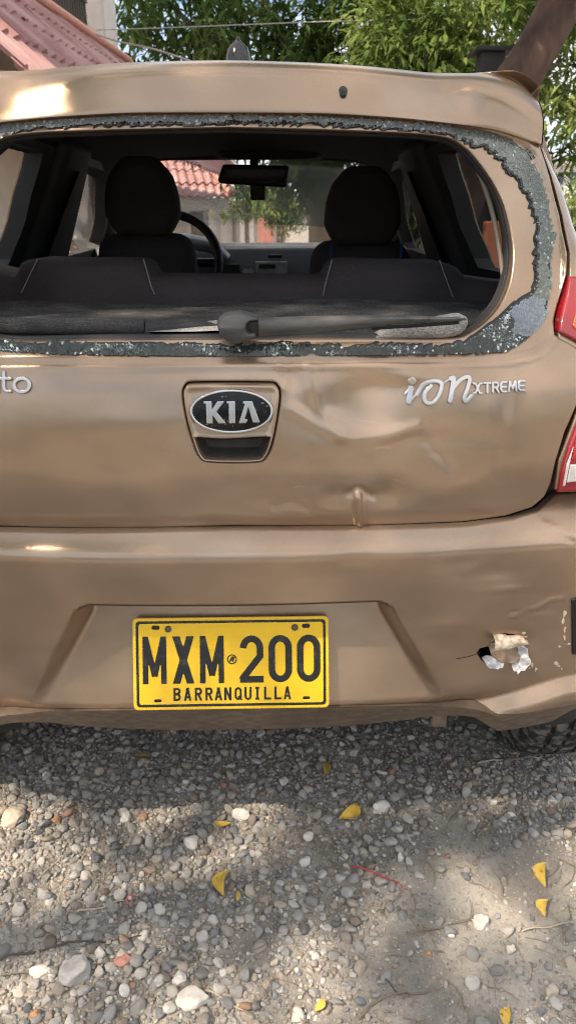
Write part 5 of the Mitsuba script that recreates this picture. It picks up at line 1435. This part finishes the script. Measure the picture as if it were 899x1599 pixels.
# big tree behind the car in the middle
t0 = at_y(498, 380, 13.0)
tree('mango_tree', [(t0[0], 13, -.5, .30), (t0[0] + .05, 13, .9, .24), (t0[0] - .05, 13, 1.6, .22)],
     [L_(300, 60, 13, 1.35), L_(400, -20, 13.5, 1.9), L_(520, -30, 13, 1.8), L_(420, 90, 12.5, 1.3), L_(540, 110, 12.5, 1.4), L_(640, 30, 12.5, 1.6), L_(330, 160, 13, 1.0), L_(470, 225, 12.5, 1.1), L_(560, 250, 12.5, 1.2), L_(620, 160, 12.6, 1.2), L_(425, 262, 12.4, .75), L_(250, -10, 13.2, 1.0), L_(700, -30, 13, 1.6), L_(610, 300, 13, .9), L_(540, 300, 12.4, .7)],
     2300, .24, .064, 41, GREEN, 'dense dark green mango tree filling the view above the car roof', n_each=13, spread=.07)
# lighter tree to the right
t0 = at_y(700, 380, 10.5)
tree('broad_tree', [(t0[0], 10.5, -.4, .22), (t0[0] + .1, 10.5, 1.0, .18), (t0[0] + .2, 10.6, 1.8, .16)],
     [L_(640, 60, 10, .85), L_(720, 10, 10.5, 1.2), L_(700, 130, 10, .9), L_(790, 60, 10.6, 1.0), L_(850, 190, 10.4, .72), L_(880, 90, 10.6, .75), L_(590, 110, 9.8, .55), L_(860, 250, 10.6, .45), L_(760, 220, 10.4, .8), L_(930, 20, 11, .7), L_(690, 240, 10.2, .8)],
     1400, .20, .058, 43, GREEN_Y, 'lighter yellow green tree standing behind the leaning trunk at right', n_each=12, spread=.06)
# slender young tree seen through the windshield
t0 = at_y(386, 380, 19)
tree('young_tree', [(t0[0], 19, -.6, .07), (t0[0], 19, .5, .06), (t0[0], 19, at_y(386, 338, 19)[2], .05)],
     [L_(372, 318, 19, .42), L_(398, 312, 19, .45), L_(384, 300, 19, .4), L_(352, 322, 18.6, .38), L_(425, 318, 19, .45)], 260, .16, .045, 47, GREEN_Y, 'slender young tree with a thin stem, seen through the windshield', n_each=9, spread=.05)
t0 = at_y(434, 380, 17)
tree('young_tree', [(t0[0], 17, -.6, .09), (t0[0] + .03, 17, .5, .08), (t0[0] + .06, 17, at_y(434, 330, 17)[2], .06)],
     [L_(425, 315, 17, .45), L_(448, 322, 17, .5), L_(440, 345, 17, .35), L_(470, 325, 17, .5)], 260, .17, .045, 49, GREEN_Y, 'leafy young tree right of the slender one, seen through the windshield', n_each=9, spread=.05)
# bushes at the right edge
tree('roadside_bush', [(*at_y(885, 330, 22)[:2], -.5, .06), (*at_y(885, 330, 22)[:2], .4, .05), (*at_y(885, 330, 22)[:2], .8, .04)], [L_(884, 330, 22, .8), L_(920, 315, 22, .9), L_(870, 345, 22, .6)], 300, .2, .06, 53, GREEN_Y, 'low bush at the right edge below the far pale house', n_each=9, spread=.08)
for i_, (x_, h_, lab_) in enumerate(((1.55, 1.75, 'shrub right of the car, placed to darken the view through the right rear side window'), (2.15, 1.6, 'second shrub placed to darken the right side window, the farther right of two'))):
    tree('darkening_shrub', [(x_, 6, -.1, .05), (x_, 6, .4, .04), (x_, 6, .8, .03)], [(x_, 6, h_ - .45, .42), (x_ - .1, 6.1, h_ - .9, .45), (x_ + .1, 5.9, .45, .42)], 420, .12, .05, 90 + i_, GREEN[:3], lab_, n_each=9, spread=.06)  # shrubs placed to darken the view through the right rear window
# leaning trunk at the right; its unseen crown stands above the frame
b0, b1 = at_y(770, 190, 4.6), at_y(885, -20, 4.6)
up_ = b1 + (b1 - b0) * 1.0
base = b0 - (b1 - b0) / (b1 - b0)[2] * (b0[2] + .1) * .55; base[2] = -.1
wr = lambda w: w / 2 * 5.3 / FPX
SHADE = thing('leaning_tree', 'brown smooth trunk leaning to the upper right behind the car, its unseen crown above the frame shading it', 'tree')
trunk_pts = [(*base, .20), (*((base + b0) / 2 + [-.05, 0, 0]), .17), (*b0, wr(70)), (*((b0 + b1) / 2 + [0.02, 0, 0]), wr(62)), (*b1, wr(62)), (*(up_ + [-.1, -.3, .3]), .11), (*(up_ + [-.6, -1.4, 1.3]), .09)]
tp = catmull(np.array([q[:3] for q in trunk_pts]), 8)
obj('trunk', tube(tp, np.interp(np.linspace(0, 1, len(tp)), np.linspace(0, 1, len(trunk_pts)), [q[3] for q in trunk_pts]), 18), 'm_bark', SHADE, smooth=True)


# unseen trees behind the viewer, placed to darken the gravel under the bumper
hr = np.random.default_rng(5)
for k_, (x, y) in enumerate(((-6.5, -7.4), (-3.2, -7.8), (.2, -7.6), (3.4, -7.8), (6.8, -7.2))):
    tree('unseen_tree', [(x, y, -.1, .16), (x + .1, y, .8, .13), (x, y, 1.4, .10)], [(x + hr.uniform(-1.5, 1.5), y + hr.uniform(-.5, .5), hr.uniform(.6, 2.6), hr.uniform(.8, 1.1)) for _ in range(8)], 330, .24, .08, 60 + k_, GREEN, ['leftmost', 'second from left', 'middle', 'second from right', 'rightmost'][k_] + ' unseen tree of the row behind the viewer, darkening the gravel under the car', n_each=8, spread=.10, group='unseen trees behind the viewer')
# unseen crown overhead, placed to shade ground and car, with gaps for sun patches
GAPS = [(at_z(20, 1390, 0), .24), (at_z(130, 1430, 0), .14), (np.array([.50, 0.0, .72]), .05),
        (np.array([.1, -1.0, 0]), .2)]
r = np.random.default_rng(77)
n = 900
C = np.column_stack([r.uniform(-8.0, -1.8, n), r.uniform(-6.4, -.8, n), r.uniform(6.5, 8.8, n)])
C = C[meshkit.fbm(C * [.55, .55, .7], 3, 15) > .30]
keep = np.ones(len(C), bool)
for g, rad in GAPS:
    q = g + SUN * ((C[:, 2:] - g[2]) / SUN[2]); keep &= np.linalg.norm((C - q)[:, :2], axis=1) > rad + .06
C = C[keep]
ST = thing('unseen_shade_tree', 'unseen tree left behind the viewer whose crown shades the parking place', 'tree')
base = np.array([-6.0, -3.6, -.1])
tp = catmull(np.array([base, base + [.1, .1, 2.0], base + [.3, .2, 4.2], base + [.6, .3, 6.2]]), 8)
obj('trunk', tube(tp, np.linspace(.2, .1, len(tp)), 14), 'm_bark_grey', ST, smooth=True)
lm = []
for e in ((-7.4, -5.6, 7.4), (-5, -5.8, 7.6), (-3.4, -4.6, 7.4), (-2.4, -3.2, 7.3), (-3.6, -1.6, 7.4), (-5.6, -1.2, 7.5), (-7.4, -2.4, 7.4)):
    e = np.array(e, float); lm.append(tube(catmull([tp[-1] - [0, 0, .3], (tp[-1] + e) / 2 + [0, 0, .3], e], 8), np.linspace(.075, .02, 17), 8))
obj('limb', cat_(lm), 'm_bark_grey', ST, smooth=True)
m_, col = leaf_mass(C, .10, 11, .23, .062, 78, GREEN, droop=.35)
obj('crown', m_, 'm_leaf', ST, smooth=False, color=np.clip(col, 0, 1), kind='stuff')
# the leaning tree's own unseen crown, above the frame; lobes towards the sun shade its trunk
tm = np.array(trunk_pts[3][:3])
top = np.array(trunk_pts[-1][:3])
C = lobes([(*(top + [.2, .6, .9]), .9), (*(top + [1.2, .4, .8]), .9), (*(top + [.6, 1.6, 1.0]), 1.0), (*(top + [1.6, 1.6, 1.1]), .9), *[(*(tm + SUN * t_ + [dx, 0, 0]), .8) for t_, dx in ((3.0, -.3), (3.2, .5), (3.9, .1), (3.6, 1.1))]], 900, 79)
m_, col = leaf_mass(C, .10, 11, .23, .062, 80, GREEN, droop=.35)
obj('crown', m_, 'm_leaf', SHADE, smooth=False, color=np.clip(col, 0, 1), kind='stuff')
lm = [tube(catmull([top, top + np.array(e) * .5 + [0, 0, .1], top + e], 8), np.linspace(.075, .02, 17), 8) for e in ((.2, .6, .9), (1.2, .4, .8), (.6, 1.6, 1.0), (1.6, 1.6, 1.1))]
obj('limb', cat_(lm), 'm_bark', SHADE, smooth=True)
scene = {k: v for k, v in scene.items() if v is not None}
for k in [k for k, v in labels.items() if not v]: labels.pop(k)
